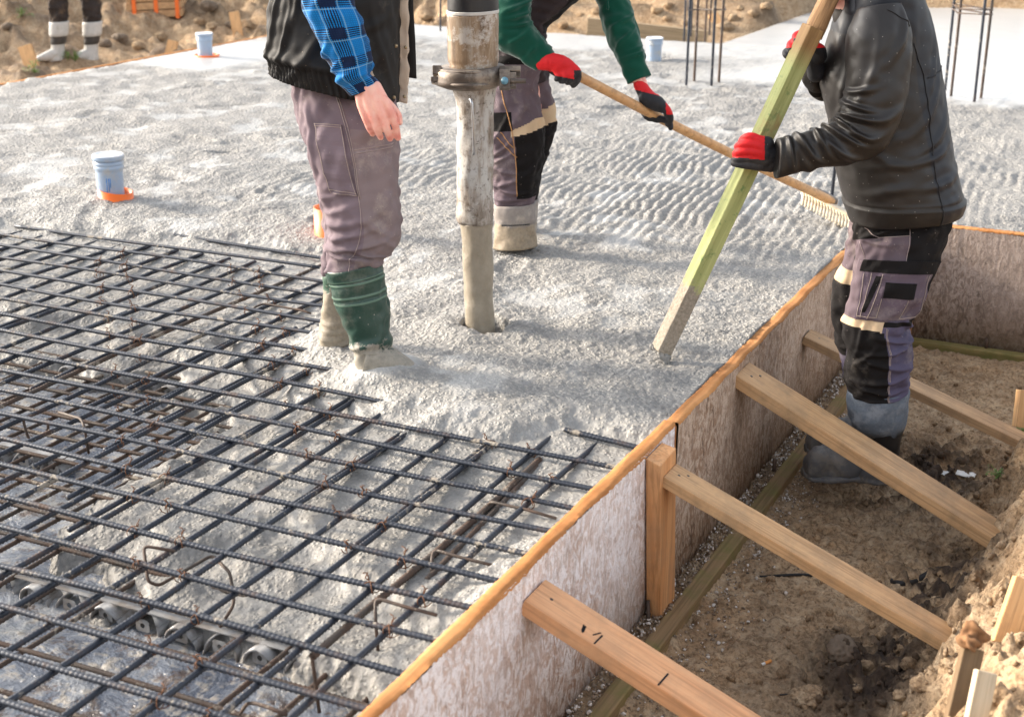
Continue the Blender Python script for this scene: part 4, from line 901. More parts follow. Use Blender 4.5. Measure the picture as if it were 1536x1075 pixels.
# gravel between the boards and the batten
def gravel():
    g = np.random.default_rng(5); bm = bmesh.new(); bmesh.ops.create_icosphere(bm, subdivisions=1, radius=1.); ico = np.array([v.co for v in bm.verts]); fi = np.array([[v.index for v in f.verts] for f in bm.faces]); bm.free()
    V = []; Fq = []; n = 0
    for i in range(2900):
        if i < 1500: x = -1.27+.055*g.random(); y = 1.9+4.5*g.random(); z = -.478+.010*g.random(); s = .0025+.005*g.random()**2
        else:
            x = -1.16+.07*abs(g.normal()); y = 2.0+4.4*g.random(); z = gz(x, y)+.001; s = .002+.005*g.random()**2
        q = ico*(s*(.6+.8*g.random(3))); V.append(q*(1+.2*g.standard_normal((len(ico), 1)))+[x, y, z]); Fq.append(fi+n); n += len(ico)
    gm = G('gravel'); c = gm.ramp(gm.sep(gm.voro(90, out='Color'))[0], [(.3, lin(112, 96, 80)), (.6, lin(150, 134, 116)), (.88, lin(214, 208, 202))]); M = gm.fin(c, .8)
    o = link('gravel', mesh('gravel', np.concatenate(V), np.concatenate(Fq), False), None, M); struct(o, 'stuff', 'gravel and crumbs of concrete strewn along the foot of the boards', 'gravel')
gravel()
def crumbs():
    g = np.random.default_rng(8); bm = bmesh.new(); bmesh.ops.create_icosphere(bm, subdivisions=1, radius=1.); ico = np.array([v.co for v in bm.verts]); fi = np.array([[v.index for v in f.verts] for f in bm.faces]); bm.free()
    n = 9000; X = -1.12+1.5*g.random(n); Y = 2.3+4.1*g.random(n); H, DP = ground_h(X, Y); toe = -.50-.10*np.clip(4.-Y, -1, 2.5)
    k = g.random(n) < .12+.9*DP+.5*sstep(-.15, .1, X-toe); X, Y, H, DP = X[k], Y[k], H[k], DP[k]; V = []; Fq = []; c = 0
    for x, y, z in zip(X, Y, H):
        s = .003+.012*g.random()**3; q = ico*(s*(.6+.7*g.random(3)))*(1+.22*g.standard_normal((len(ico), 1))); V.append(q+[x, y, z+s*.2]); Fq.append(fi+c); c += len(ico)
    o = link('soil_crumbs', mesh('soil_crumbs', np.concatenate(V), np.concatenate(Fq), False, attr={'damp': np.repeat(DP, len(ico))}), None, SOIL); struct(o, 'stuff', 'crumbs of soil scattered over the trench floor and the bank', 'soil')
crumbs()
LEAF = m_plain('weed_leaf', lin(92, 118, 48), .55, .4, 0, 30, .35)
def weed(label, x, y, s, seed, n=26):
    p = hit(x, y); g = np.random.default_rng(seed); m = MB(); root = thing('weed', label, 'weed', p, 'small green weeds on the dirt')
    st_ = MB()
    for i in range(n):
        a = g.random()*2*pi; r = s*g.random(); h = s*(.3+.9*g.random()); tip = p+np.array([r*math.cos(a), r*math.sin(a), h]); st_.tube([p, (p+tip)/2+np.array([0, 0, h*.2]), tip], .0012*s/.05, 4)
        for k in range(3):
            b = a+g.normal()*1.2; L = s*(.18+.2*g.random()); u = np.array([math.cos(b), math.sin(b), .3*g.normal()]); v = np.cross(u, [0, 0, 1.]); v /= np.linalg.norm(v); q = tip-np.array([0, 0, h*.2*k])
            m.add([q, q+u*L*.5+v*L*.3, q+u*L+[0, 0, -L*.2], q+u*L*.5-v*L*.3], [(0, 1, 2, 3)], 0, True)
    m.build('leaves', LEAF, root); st_.build('stems', LEAF, root)
weed('small green weed on the sunlit bank between the wide and the far brace', 1497, 716, .035, 1); weed('green weed tuft at the right edge where the far brace meets the bank', 1532, 655, .04, 2); weed('tiny green weed on the bank above the split stake', 1492, 850, .025, 3, 14)
weed('pale green weed at the left stake by the far rubber boots', 52, 112, .11, 4, 14); weed('green weed between the far rubber boots', 104, 90, .08, 5, 12); weed('pale green weed on the dirt behind the far worker at the left edge', 33, 28, .11, 6, 14); weed('green weed in front of the right far boot', 112, 93, .1, 7, 16)
def crate():
    c = hit(232, 21, 9)-np.array([0, 0, .06]); root = thing('timber_bundle', 'bundle of boards with orange straps dumped on the dirt heap at the top left', 'timber bundle', c-np.array([0, 0, .3]))
    BW = m_wood('bundle_wood', lin(170, 130, 92), lin(206, 168, 126), 0, .8, lin(150, 120, 90), .5); ux = RT; uy = np.cross([0, 0, 1.], RT); uz = np.array([0, 0, 1.])
    a_ = math.radians(4)
    for k in range(4):
        for l in range(3):
            m = MB(); o = c+uz*(.02+.085*k)+uy*(.2*l); V = []
            for z in (0, .075):
                for x, y in ((-.30, 0), (.30, 0), (.30, .18), (-.30, .18)): V.append(o+ux*(x+.01*math.sin(k*5+l))+uy*y+uz*(z+.05*x))
            m.hexa(V); m.build('board', BW, root, .004)
    for x in (-.22, .02, .25):
        m = MB(); V = []
        for z in (.0, .37):
            for xx_, y in ((x-.02, -.012), (x+.02, -.012), (x+.02, .59), (x-.02, .59)): V.append(c+ux*xx_+uy*y+uz*(z+.05*x))
        m.hexa(V); m.build('strap', m_plain('orange_strap', lin(240, 110, 40), .6), root)
crate()
# bits of wood and stones on the far dirt
GF = 'grey stones lying on the dirt heaps behind the slab'
for i, (x, y, r) in enumerate(((312, 12, .11), (318, 42, .08), (345, 40, .07), (300, 35, .08), (12, 42, .07), (240, 58, .09), (180, 62, .1), (208, 72, .08), (158, 68, .08), (372, 40, .1), (1100, 30, .07), (1088, 44, .10), (820, 30, .07), (870, 28, .08), (845, 40, .06), (895, 20, .07), (930, 15, .06), (985, 18, .07), (1003, 10, .06), (640, 28, .07), (648, 14, .06), (1130, 22, .06), (1150, 12, .07), (1110, 14, .05), (1000, 30, .05), (858, 46, .05), (905, 8, .06), (832, 14, .06), (1030, 36, .05))):
    p = hit(x, y, 8); o = lumpy('stone', p+np.array([0, 0, r*.2]), (r, r*.9, r*.6), CLOD if i > 9 or i % 2 else STONE, 60+i); tag(o, 'stone or clod lying on the dirt behind the far edge of the slab', 'stone', GF)
# ------------------------------------------------------------------ people
def join(name, objs, parent):
    mats = []; bm = bmesh.new()
    for o in objs:
        off = {}
        for i, m in enumerate(o.data.materials):
            if m not in mats: mats.append(m)
            off[i] = mats.index(m)
        me = o.data; idx = np.empty(len(me.polygons), np.int32); me.polygons.foreach_get('material_index', idx); me.polygons.foreach_set('material_index', np.array([off.get(int(i), 0) for i in idx], np.int32)); bm.from_mesh(me)
    me = bpy.data.meshes.new(name); bm.to_mesh(me); bm.free()
    for o in objs: bpy.data.objects.remove(o)
    return link(name, me, parent, mats)
def chains_mesh(name, mat, parent, chains, vox, smooth=4, zone=None):
    """limbs and fingers: overlapping tapered balls fused into one skin; chain = [(x, y, depth, radius)]"""
    m = MB()
    for ch in chains:
        P = np.array([list(at(x, y, d)) for x, y, d, r in ch]); R = np.array([r*upd(x, y) for x, y, _, r in ch], float)
        if len(ch) == 1: m_sphere(m, P[0], R[0], 14, 10); continue
        t = [0.]; 
        L = np.concatenate([[0], np.cumsum(np.linalg.norm(np.diff(P, axis=0), axis=1))]); s = 0.
        pos = []
        while s < L[-1]: pos.append(s); s += .45*np.interp(s, L, R)
        pos.append(L[-1])
        fi = np.interp(pos, L, np.arange(len(P))); PP = catmull(P, fi) if len(P) > 2 else P[0]+(P[1]-P[0])*fi[:, None]; RR = np.interp(pos, L, R)
        for p, r in zip(PP, RR): m_sphere(m, p, r, 14, 10)
    o = m.build(name, mat, parent); md = o.modifiers.new('r', 'REMESH'); md.mode = 'VOXEL'; md.voxel_size = vox
    s_ = o.modifiers.new('s', 'SMOOTH'); s_.iterations = smooth; s_.factor = .5; apply_mods(o)
    me = o.data; me.polygons.foreach_set('use_smooth', np.ones(len(me.polygons), bool))
    if zone is not None:
        c = np.empty(len(me.polygons)*3, np.float32); me.polygons.foreach_get('center', c); me.polygons.foreach_set('material_index', zone(c.reshape(-1, 3)).astype(np.int32))
    return o
def pix(P):
    v = P-EYE; d = v@FW; return CXP+F*(v@RT)/d, CYP-F*(v@UP)/d
def skin():
    g = G('skin'); n = g.noise(28, 4, .6); f = g.noise(240, 3, .6)
    fl = g.attr('flush')
    c = g.ramp(n, [(.32, lin(238, 190, 172)), (.58, lin(234, 170, 154)), (.76, lin(216, 128, 116))])
    c = g.mix(g.math('MULTIPLY', fl, .75), c, lin(204, 96, 88))
    return g.fin(c, .5, g.bump(g.math('ADD', g.math('MULTIPLY', f, .6), g.noise(90, 3)), .4, .003), spec=.4, sss=.08)
SKIN = skin()
HAIR = m_plain('hair', lin(58, 42, 30), .6, .4, 0, 200, .4)
def head_parts(cx, cy, d, s, face=1, tilt=0):
    """chains for neck, skull, jaw, nose, ears; s = pixels per head height; face = +1 looks right, -1 left"""
    k = s/98; f = face; m = d/2192.75
    q = lambda x, y, r, dd=0: (cx+f*x*k+tilt*y*k, cy+y*k, d+dd, r*k*m)
    return [[q(-8, 60, 26), q(-6, 30, 25), q(-4, 5, 30)], [q(-10, -14, 42), q(8, -18, 40)], [q(2, 8, 34), q(20, 28, 20), q(26, 36, 13)], [q(22, 0, 24), q(26, 14, 20)], [q(44, -2, 5), q(50, 8, 7.5), q(46, 12, 6)], [q(40, 22, 6), q(42, 25, 6)],
            [q(-6, -2, 8, -.075*k), q(-6, 8, 7, -.075*k)], [q(-6, -2, 8, .075*k), q(-6, 8, 7, .075*k)], [q(36, -12, 9, -.03), q(36, -12, 9, .03)]]
def hair(cx, cy, d, s, parent, face):
    k = s/98; m = d/2192.75; q = lambda x, y, r, dd=0: (cx+face*x*k, cy+y*k, d+dd, r*k*m)
    chains_mesh('hair', HAIR, parent, [[q(-12, -22, 44), q(6, -27, 42), q(16, -32, 36)], [q(-22, -8, 36), q(-24, 12, 27)]], .012, 3)
def coated(name, base, zt, ro=.5, var=.06, coat=(196, 184, 160), amp=.05):
    g = G(name); z = g.sep(g.obj)[2]; n = g.noise(16, 5, .7); f = g.noise(80, 4, .7)
    e = g.math('ADD', z, g.math('MULTIPLY', g.math('SUBTRACT', n, .5), amp*4)); k = g.ramp(g.math('MULTIPLY_ADD', e, 1.0), [(0., 1.), (1., 0.)])
    mr = g.n('MapRange'); g.put(mr.inputs[0], e); mr.inputs[1].default_value = zt+.006; mr.inputs[2].default_value = zt-.006; k = mr.outputs[0]
    spk = g.ramp(g.voro(34), [(.05, .9), (.09, 0.)]); film = g.math('MULTIPLY', g.ramp(g.noise(9, 6, .75), [(.5, 0.), (.7, 1.)]), .35)
    kk = g.math('MAXIMUM', k, g.math('MAXIMUM', spk, film))
    cc = g.ramp(f, [(.3, lin(*[c*.82 for c in coat])), (.7, lin(*coat))])
    c = g.mix(kk, g.mix(n, tuple(x*.85 for x in base[:3])+(1,), tuple(x*1.15 for x in base[:3])+(1,)), cc)
    return g.fin(c, g.mix(k, (ro,)*3+(1,), (.6, .6, .6, 1)), g.bump(g.math('ADD', g.math('MULTIPLY', k, .8), g.math('MULTIPLY', f, .4)), .6, .006), spec=.45)
DUST = lin(190, 178, 164)
PURP3 = m_cloth('dark_purple_canvas', lin(96, 83, 89), .16, DUST, .25)
PURP = m_cloth('purple_grey_canvas', lin(112, 98, 104), .14, DUST, .3)
PURPW = m_cloth('worn_grey_canvas', lin(124, 110, 111), .14, DUST, .4)
PBLUE = m_cloth('violet_grey_canvas', lin(82, 76, 96), .16, DUST, .22)
BLKC = m_cloth('black_canvas', lin(22, 19, 19), .25, DUST, .14, dlo=.6)
BEIG = m_cloth('beige_piping', lin(198, 172, 140), .1, lin(150, 130, 110), .3)
STIT = m_plain('pale_thread', lin(160, 144, 134), .8)
STIL = m_plain('grey_thread', lin(150, 134, 130), .8)
BLKL = m_cloth('softshell_black', lin(30, 26, 24), .12, lin(205, 200, 190), .10, .5, 600, .48, dlo=.66, wst=.1)
VEST = m_cloth('waxed_black_vest', lin(29, 27, 26), .2, lin(150, 132, 112), .2, .66, 500, .25, dlo=.56, wst=.15)
RED = m_cloth('red_glove', (.62, .012, .016, 1), .12, lin(120, 20, 20), .35, .6, 300, .3)
BLG = m_cloth('black_glove', lin(38, 38, 42), .2, lin(150, 145, 140), .16, .6, 300, .3)
GREEN = m_cloth('green_fleece', lin(12, 70, 55), .14, lin(80, 130, 112), .10, .95, 350, .1, sheen=.3, dlo=.6)

# ---- worker one: waistcoat, plaid shirt, green boots
def plaid():
    g = G('blue_plaid'); s = g.sep(g.uv); P = .086
    def band_(v, ph, lo, hi, per=P):
        f = g.math('FRACT', g.math('ADD', g.math('DIVIDE', v, per), ph)); return g.math('MULTIPLY', g.math('GREATER_THAN', f, lo), g.math('LESS_THAN', f, hi))
    u, v = s[0], s[1]
    bu = band_(u, .1, .0, .42); bv = band_(v, .25, .0, .36); wv = g.n('TexChecker'); g.put(wv.inputs['Vector'], g.vec(g.uv)); wv.inputs['Scale'].default_value = 520
    thin_u = band_(u, .0, .0, .5, .0058); thin_v = band_(v, .0, .0, .5, .0058)
    bright, mid, navy, white = lin(12, 122, 190), lin(14, 76, 134), lin(14, 14, 40), lin(120, 160, 186)
    c = g.mix(g.math('MULTIPLY', g.math('MAXIMUM', thin_u, thin_v), .55), bright, mid)
    one = g.math('ABSOLUTE', g.math('SUBTRACT', bu, bv)); both = g.math('MULTIPLY', bu, bv)
    c = g.mix(g.math('MULTIPLY', g.math('MULTIPLY', bu, g.math('SUBTRACT', 1., bv)), thin_u), c, navy)
    c = g.mix(g.math('MULTIPLY', g.math('MULTIPLY', bv, g.math('SUBTRACT', 1., bu)), thin_v), c, navy)
    c = g.mix(g.math('MULTIPLY', both, .93), c, navy)
    for w_ in (band_(u, .1, .46, .50), band_(u, .1, .92, .96), band_(v, .25, .40, .44)): c = g.mix(g.math('MULTIPLY', w_, .6), c, white)
    c = g.mix(g.ramp(g.voro(40), [(.02, .7), (.035, 0.)]), c, lin(210, 205, 200))
    return g.fin(c, .85, g.bump(g.noise(700, 2), .25, .002), spec=.15, sheen=.1)
def worker_one():
    root = thing('person', 'worker in a black waistcoat, blue plaid shirt and green boots, standing beside the bars', 'person', onz(545, 545, .03))
    D = 4.88
    A = 4.60
    ch = [[(512, 110, D, .08), (506, 30, D, .13), (505, -60, D, .15), (508, -115, D, .12)], [(500, -118, D-.15, .06), (506, -128, D, .09), (508, -118, D+.15, .06)],
          [(515, 100, D-.05, .07), (525, 170, D-.07, .045), (545, 330, D-.13, .055), (533, 420, D-.14, .040), (556, 520, D-.16, .035), (585, 552, D-.17, .022)],
          [(515, 100, D+.05, .07), (520, 170, D+.09, .045), (520, 330, D+.13, .045), (505, 400, D+.14, .03), (503, 490, D+.16, .03)],
          [(492, -112, D-.19, .055), (492, -40, A+.03, .048), (506, 35, A+.01, .042), (532, 100, A, .034), (548, 136, A, .030)],
          [(505, -112, D+.19, .055), (560, 30, D+.22, .042), (585, 90, D+.15, .03), (588, 120, D+.12, .03), (590, 140, D+.12, .02)]]
    ch += head_parts(520, -228, D, 104, 1)
    h = A-.005
    ch += [[(540, 138, h, .020), (543, 158, h-.004, .017), (550, 181, h-.010, .0125)], [(548, 137, h-.004, .022), (553, 158, h-.012, .0185), (561, 179, h-.018, .0135)], [(557, 134, h-.004, .021), (565, 155, h-.014, .0185), (574, 175, h-.02, .014)], [(564, 130, h, .018), (575, 149, h-.010, .0165), (587, 169, h-.014, .014)]]
    ch += [[(550, 181, h-.010, .0125), (554, 192, h-.006, .0112), (559, 201, h+.012, .0096)], [(561, 179, h-.018, .0132), (566, 194, h-.014, .0120), (571, 206, h+.008, .0102)], [(574, 175, h-.02, .0136), (580, 194, h-.016, .0124), (585, 208, h+.006, .0106)], [(587, 169, h-.014, .0136), (593, 188, h-.010, .0122), (597, 207, h+.006, .0104)]]
    ch += [[(563, 137, h+.022, .016), (585, 158, h+.034, .0135), (597, 172, h+.032, .0115), (600, 184, h+.026, .0095)]]
    bo = chains_mesh('body', [SKIN, VEST], root, ch, .0034, 2, lambda c: ((pix(c)[1] > -172) & (pix(c)[1] < 60)).astype(int))
    co = np.empty(len(bo.data.vertices)*3, np.float32); bo.data.vertices.foreach_get('co', co); co = co.reshape(-1, 3); fl = np.zeros(len(co))
    for x, y, r in ((549, 181, .010), (560, 179, .010), (573, 175, .011), (587, 169, .013), (554, 192, .006), (566, 194, .006), (580, 194, .006), (593, 188, .007), (559, 203, .007), (571, 208, .007), (585, 209, .008), (597, 207, .008), (600, 182, .010)): fl = np.maximum(fl, np.exp(-(np.linalg.norm(co-at(x, y, h-.012), axis=1)/(r*1.6))**2))
    for x, y in ((553, 191), (565, 194), (580, 194), (593, 188)):       # knuckle folds across the fingers
        q = at(x, y, h-.012); d = co-q; co = co-(FW*-1)[None, :]*(.0012*np.exp(-(np.linalg.norm(d, axis=1)/.010)**2)*np.sin(d@UP/.0022))[:, None]
    bo.data.vertices.foreach_set('co', co.astype(np.float32).ravel()); a_ = bo.data.attributes.new('flush', 'FLOAT', 'POINT'); a_.data.foreach_set('value', fl.astype(np.float32)); bo.data.update()
    hair(520, -228, D, 104, root, 1)
    # trousers
    near = Loft([((445, 90), (580, 92), D-.05, .4), ((437, 130), (592, 142), D-.06, .42), ((447, 180), (598, 192), D-.095, .58), ((461, 230), (597, 245), D-.12, .72), ((477, 278), (599, 292), D-.125, .78), ((489, 318), (602, 332), D-.13, .82), ((491, 348), (601, 356), D-.13, .85), ((489, 375), (590, 378), D-.13, .85), ((489, 396), (577, 389), D-.135, .85), ((491, 408), (568, 398), D-.135, .8)], 2.3)
    near.disp = folds([(1.3, -.9, 60, .08, .02, .008), (1.6, .3, 70, .1, .025, .004), (2.5, -.75, 75, .12, .018, .007), (4.2, -.6, 20, .07, .012, .007), (4.8, -.7, 15, .08, .012, .010), (5.3, -.6, 10, .09, .012, .010), (5.9, -.5, 15, .10, .012, .012), (6.5, -.3, 12, .11, .012, .013), (7.0, .4, -18, .10, .011, .013), (7.5, -.2, -10, .10, .010, .012), (8.0, .5, -14, .09, .010, .014), (8.4, -.4, 6, .10, .008, .010), (5.2, .3, -25, .06, .014, .005), (3.2, .2, 80, .10, .02, .004), (6.2, .75, -25, .05, .012, .008)], 1, .0035, 1.)(near)
    a = near.mesh('trousers', [PURP, PURPW], None, 140, .006, zone=lambda r, u, s: ((u > .05) & (r > 2.2) & (s > -.2)).astype(int))
    far = Loft([((445, 90), (580, 92), D+.05, .4), ((440, 130), (590, 140), D+.06, .42), ((455, 190), (588, 195), D+.12, .66), ((472, 260), (575, 262), D+.13, .75), ((484, 320), (566, 325), D+.14, .8), ((485, 370), (545, 372), D+.14, .85), ((485, 398), (530, 398), D+.145, .85), ((487, 412), (522, 410), D+.15, .8)], 2.3)
    far.disp = folds([(5, -.5, 10, .09, .012, .008), (6, -.2, -10, .09, .012, .008)], 1, .004, 5.)(far)
    b = far.mesh('trousers', [PURP], None, 90, .009)
    m = MB()
    for p in ([(1.0, -.12), (2.1, -.02), (3.2, .06), (4.1, .04), (5.2, .0), (7.2, -.1), (8.6, -.05)], [(1.0, -.09), (2.1, .01), (3.2, .09), (4.1, .07)], [(2.75, .08), (2.65, .4), (2.45, .92)], [(2.83, .08), (2.73, .4), (2.53, .92)]): near.seam(m, p)
    st_ = m.build('seam', STIL)
    o = join('trousers', [a, b, st_], root)
    near.patch('thigh_pocket', PURP, root, [(2.12, -.60), (2.12, -.07), (4.02, .03), (4.08, -.56)], .004, .003, 18)
    m = MB()
    for p in ([(2.14, -.6), (2.14, -.07)], [(2.2, -.6), (2.2, -.07)], [(2.14, -.585), (4.05, -.545)], [(4.03, -.55), (4.0, .02)], [(3.9, -.55), (3.9, .02)], [(2.14, -.085), (4.0, .015)]): near.seam(m, p, .0009, .0075)
    m.build('pocket_seam', STIT, root)
    # boots
    GB_ = coated('green_rubber', lin(32, 60, 50), .125, .42, coat=(152, 145, 132)); GF_ = coated('muddy_green_rubber', lin(60, 88, 72), .22, .5, coat=(150, 138, 120))
    sh = Loft([((488, 404), (572, 388), D-.145, .9), ((492, 420), (575, 404), D-.145, .9), ((499, 445), (579, 432), D-.147, .92), ((512, 480), (584, 468), D-.15, .95), ((524, 510), (585, 500), D-.155, .95), ((531, 536), (588, 530), D-.16, 1.), ((534, 560), (592, 556), D-.165, 1.)], 2.1)
    rib = lambda r, c: np.exp(-((r-c)/.05)**2)
    f0 = folds([(3.6, .7, 70, .06, .014, .004), (4.3, -.4, 10, .06, .012, .005), (4.7, .2, -8, .06, .01, .005)], 1, .0022, 2.)(sh)
    sh.disp = lambda r, t, P: f0(r, t, P)+.0026*(rib(r, .05)+rib(r, 1.02)+rib(r, 1.28)+rib(r, 1.98)+rib(r, 2.24))+.006*np.exp(-((r-4.25)/.25)**2)
    a = sh.mesh('boot', [GB_, m_plain('pale_rib', lin(84, 108, 92), .6)], None, 90, .0035, zone=lambda r, u, s: (np.minimum.reduce([np.abs(r-c) for c in (1.02, 1.28, 1.98, 2.24)]) < .05).astype(int))
    ft = Loft([((556, 508), (546, 562), D-.165, 1.), ((585, 520), (576, 566), D-.17, 1.), ((610, 536), (604, 566), D-.175, 1.1), ((628, 550), (624, 564), D-.18, 1.2)], 2.2); b = ft.mesh('boot', [GB_], None, 48, .01)
    join('boot', [a, b], root)
    sf = Loft([((485, 408), (523, 406), D+.15, 1.1), ((485, 440), (524, 437), D+.155, 1.1), ((483, 468), (524, 466), D+.16, 1.1), ((480, 492), (526, 490), D+.165, 1.1), ((478, 512), (530, 510), D+.17, 1.1)], 2.1)
    sf.disp = folds([(2.5, 0, 5, .1, .008, .004), (3, 0, -5, .1, .008, .005), (3.4, 0, 5, .1, .008, .005)], 1, .002, 6.)(sf)
    a = sf.mesh('boot', [GF_], None, 60, .007); a.name = 'boot'; a.parent = root; a.matrix_parent_inverse = Matrix.Translation(-root.location)
    # waistcoat
    vs = Loft([((458, -150), (560, -150), D, 1.75), ((432, -122), (588, -122), D, 1.28), ((412, -50), (604, -50), D, .98), ((403, 8), (603, 10), D, .95), ((402, 58), (602, 64), D, .98), ((403, 82), (602, 102), D, 1.0), ((404, 93), (602, 124), D, 1.0), ((404, 106), (601, 150), D, .98)], 2.25)
    fv = folds([(3.2, -.80, 78, .16, .016, .012), (3.9, -.62, 74, .16, .013, .010), (4.4, -.9, 80, .10, .012, .008), (3.0, -.45, 70, .16, .018, .009), (4.6, -.3, 55, .12, .02, .012), (4.9, .2, 8, .12, .018, .010), (3.4, .55, 15, .09, .02, .010), (3.9, .7, -65, .10, .016, .006), (2.2, 0, 30, .2, .03, .01)], .8, .002, 9.)(vs)
    vs.disp = lambda r, t, P: fv(r, t, P)+sstep(4.95, 5.15, r)*sstep(.55, .3, np.cos(t))*(.0042*np.sin(t*74+2*np.sin(r*2))-.006+.012*sstep(5.0, 5.4, r)*0)+.012*np.exp(-((r-4.75)/.35)**2)*sstep(.6, .2, np.cos(t))
    a = vs.mesh('waistcoat', [VEST], None, 380, .007)
    pk = Loft([((594, -110), (613, -110), D-.03, .4), ((596, -40), (613, -40), D-.03, .4), ((597, 20), (612, 20), D-.03, .4), ((598, 80), (612, 82), D-.03, .4), ((598, 130), (611, 132), D-.03, .4), ((597, 152), (609, 155), D-.03, .4)], 2.6); pk.disp = folds([(3, 0, 20, .03, .01, .004), (4, 0, -30, .03, .01, .004)], 1, .003, 2.)(pk)
    LT = m_cloth('pale_lining', lin(176, 160, 144), .12, lin(120, 104, 90), .35)
    bk = Loft([((606, -90), (622, -90), D+.16, .5), ((608, 0), (620, 0), D+.16, .5), ((610, 60), (623, 60), D+.16, .5), ((611, 116), (625, 118), D+.16, .5)], 2.4)
    b = bk.mesh('waistcoat', [VEST], None, 30, .012)
    join('waistcoat', [a, b], root); pk.mesh('placket', LT, root, 40, .008)
    vs.patch('torn_pocket', LT, root, [(4.15, .44), (4.2, .50), (5.15, .62), (5.2, .45)], .003, .002, 10)
    m = MB()
    for x, y in ((594, 69), (608.5, 71), (591, 146), (606.5, 145)):
        c = at(x, y, D-.03-(.045 if x > 600 else .10)); m.tube([c+FW*.006, c, c-FW*.003], [.0055, .0055, .004], 12)
    m.build('snap', m_plain('brass_snap', lin(150, 132, 104), .35, .5, .7), root)
    # plaid sleeve
    sl = Loft([((462, -128), (530, -132), A+.04, .9), ((448, -60), (532, -60), A+.03, .9), ((450, -5), (531, -8), A+.01, .9), ((466, 38), (543, 32), A, .88), ((482, 72), (551, 62), A, .85), ((495, 100), (556, 88), A, .85), ((505, 122), (557, 106), A, .9), ((512, 128), (558, 110), A, .85), ((519, 134), (562, 117), A, .8), ((527, 144), (567, 127), A, .8)], 2.15)
    fs = folds([(4.2, -.9, 30, .05, .012, .008), (5.1, -.8, 20, .05, .010, .010), (5.7, -.4, 10, .05, .009, .009), (3.2, .3, 60, .06, .015, .005), (2.3, -.3, 40, .08, .02, .006), (4.8, .5, -20, .05, .012, .005)], 1, .0035, 4.)(sl)
    sl.disp = lambda r, t, P: fs(r, t, P)+.005*np.exp(-((r-6.1)/.3)**2)
    sl.mesh('shirt_sleeve', plaid(), root, 110, .005)
    sl2 = Loft([((470, -128), (540, -132), D+.2, .9), ((500, -40), (565, -45), D+.22, .9), ((535, 30), (590, 20), D+.22, .9), ((570, 85), (600, 78), D+.16, .9)], 2.1); sl2.mesh('shirt_sleeve', bpy.data.materials['blue_plaid'], root, 40, .012)
REF[0] = 545; worker_one(); REF[0] = None

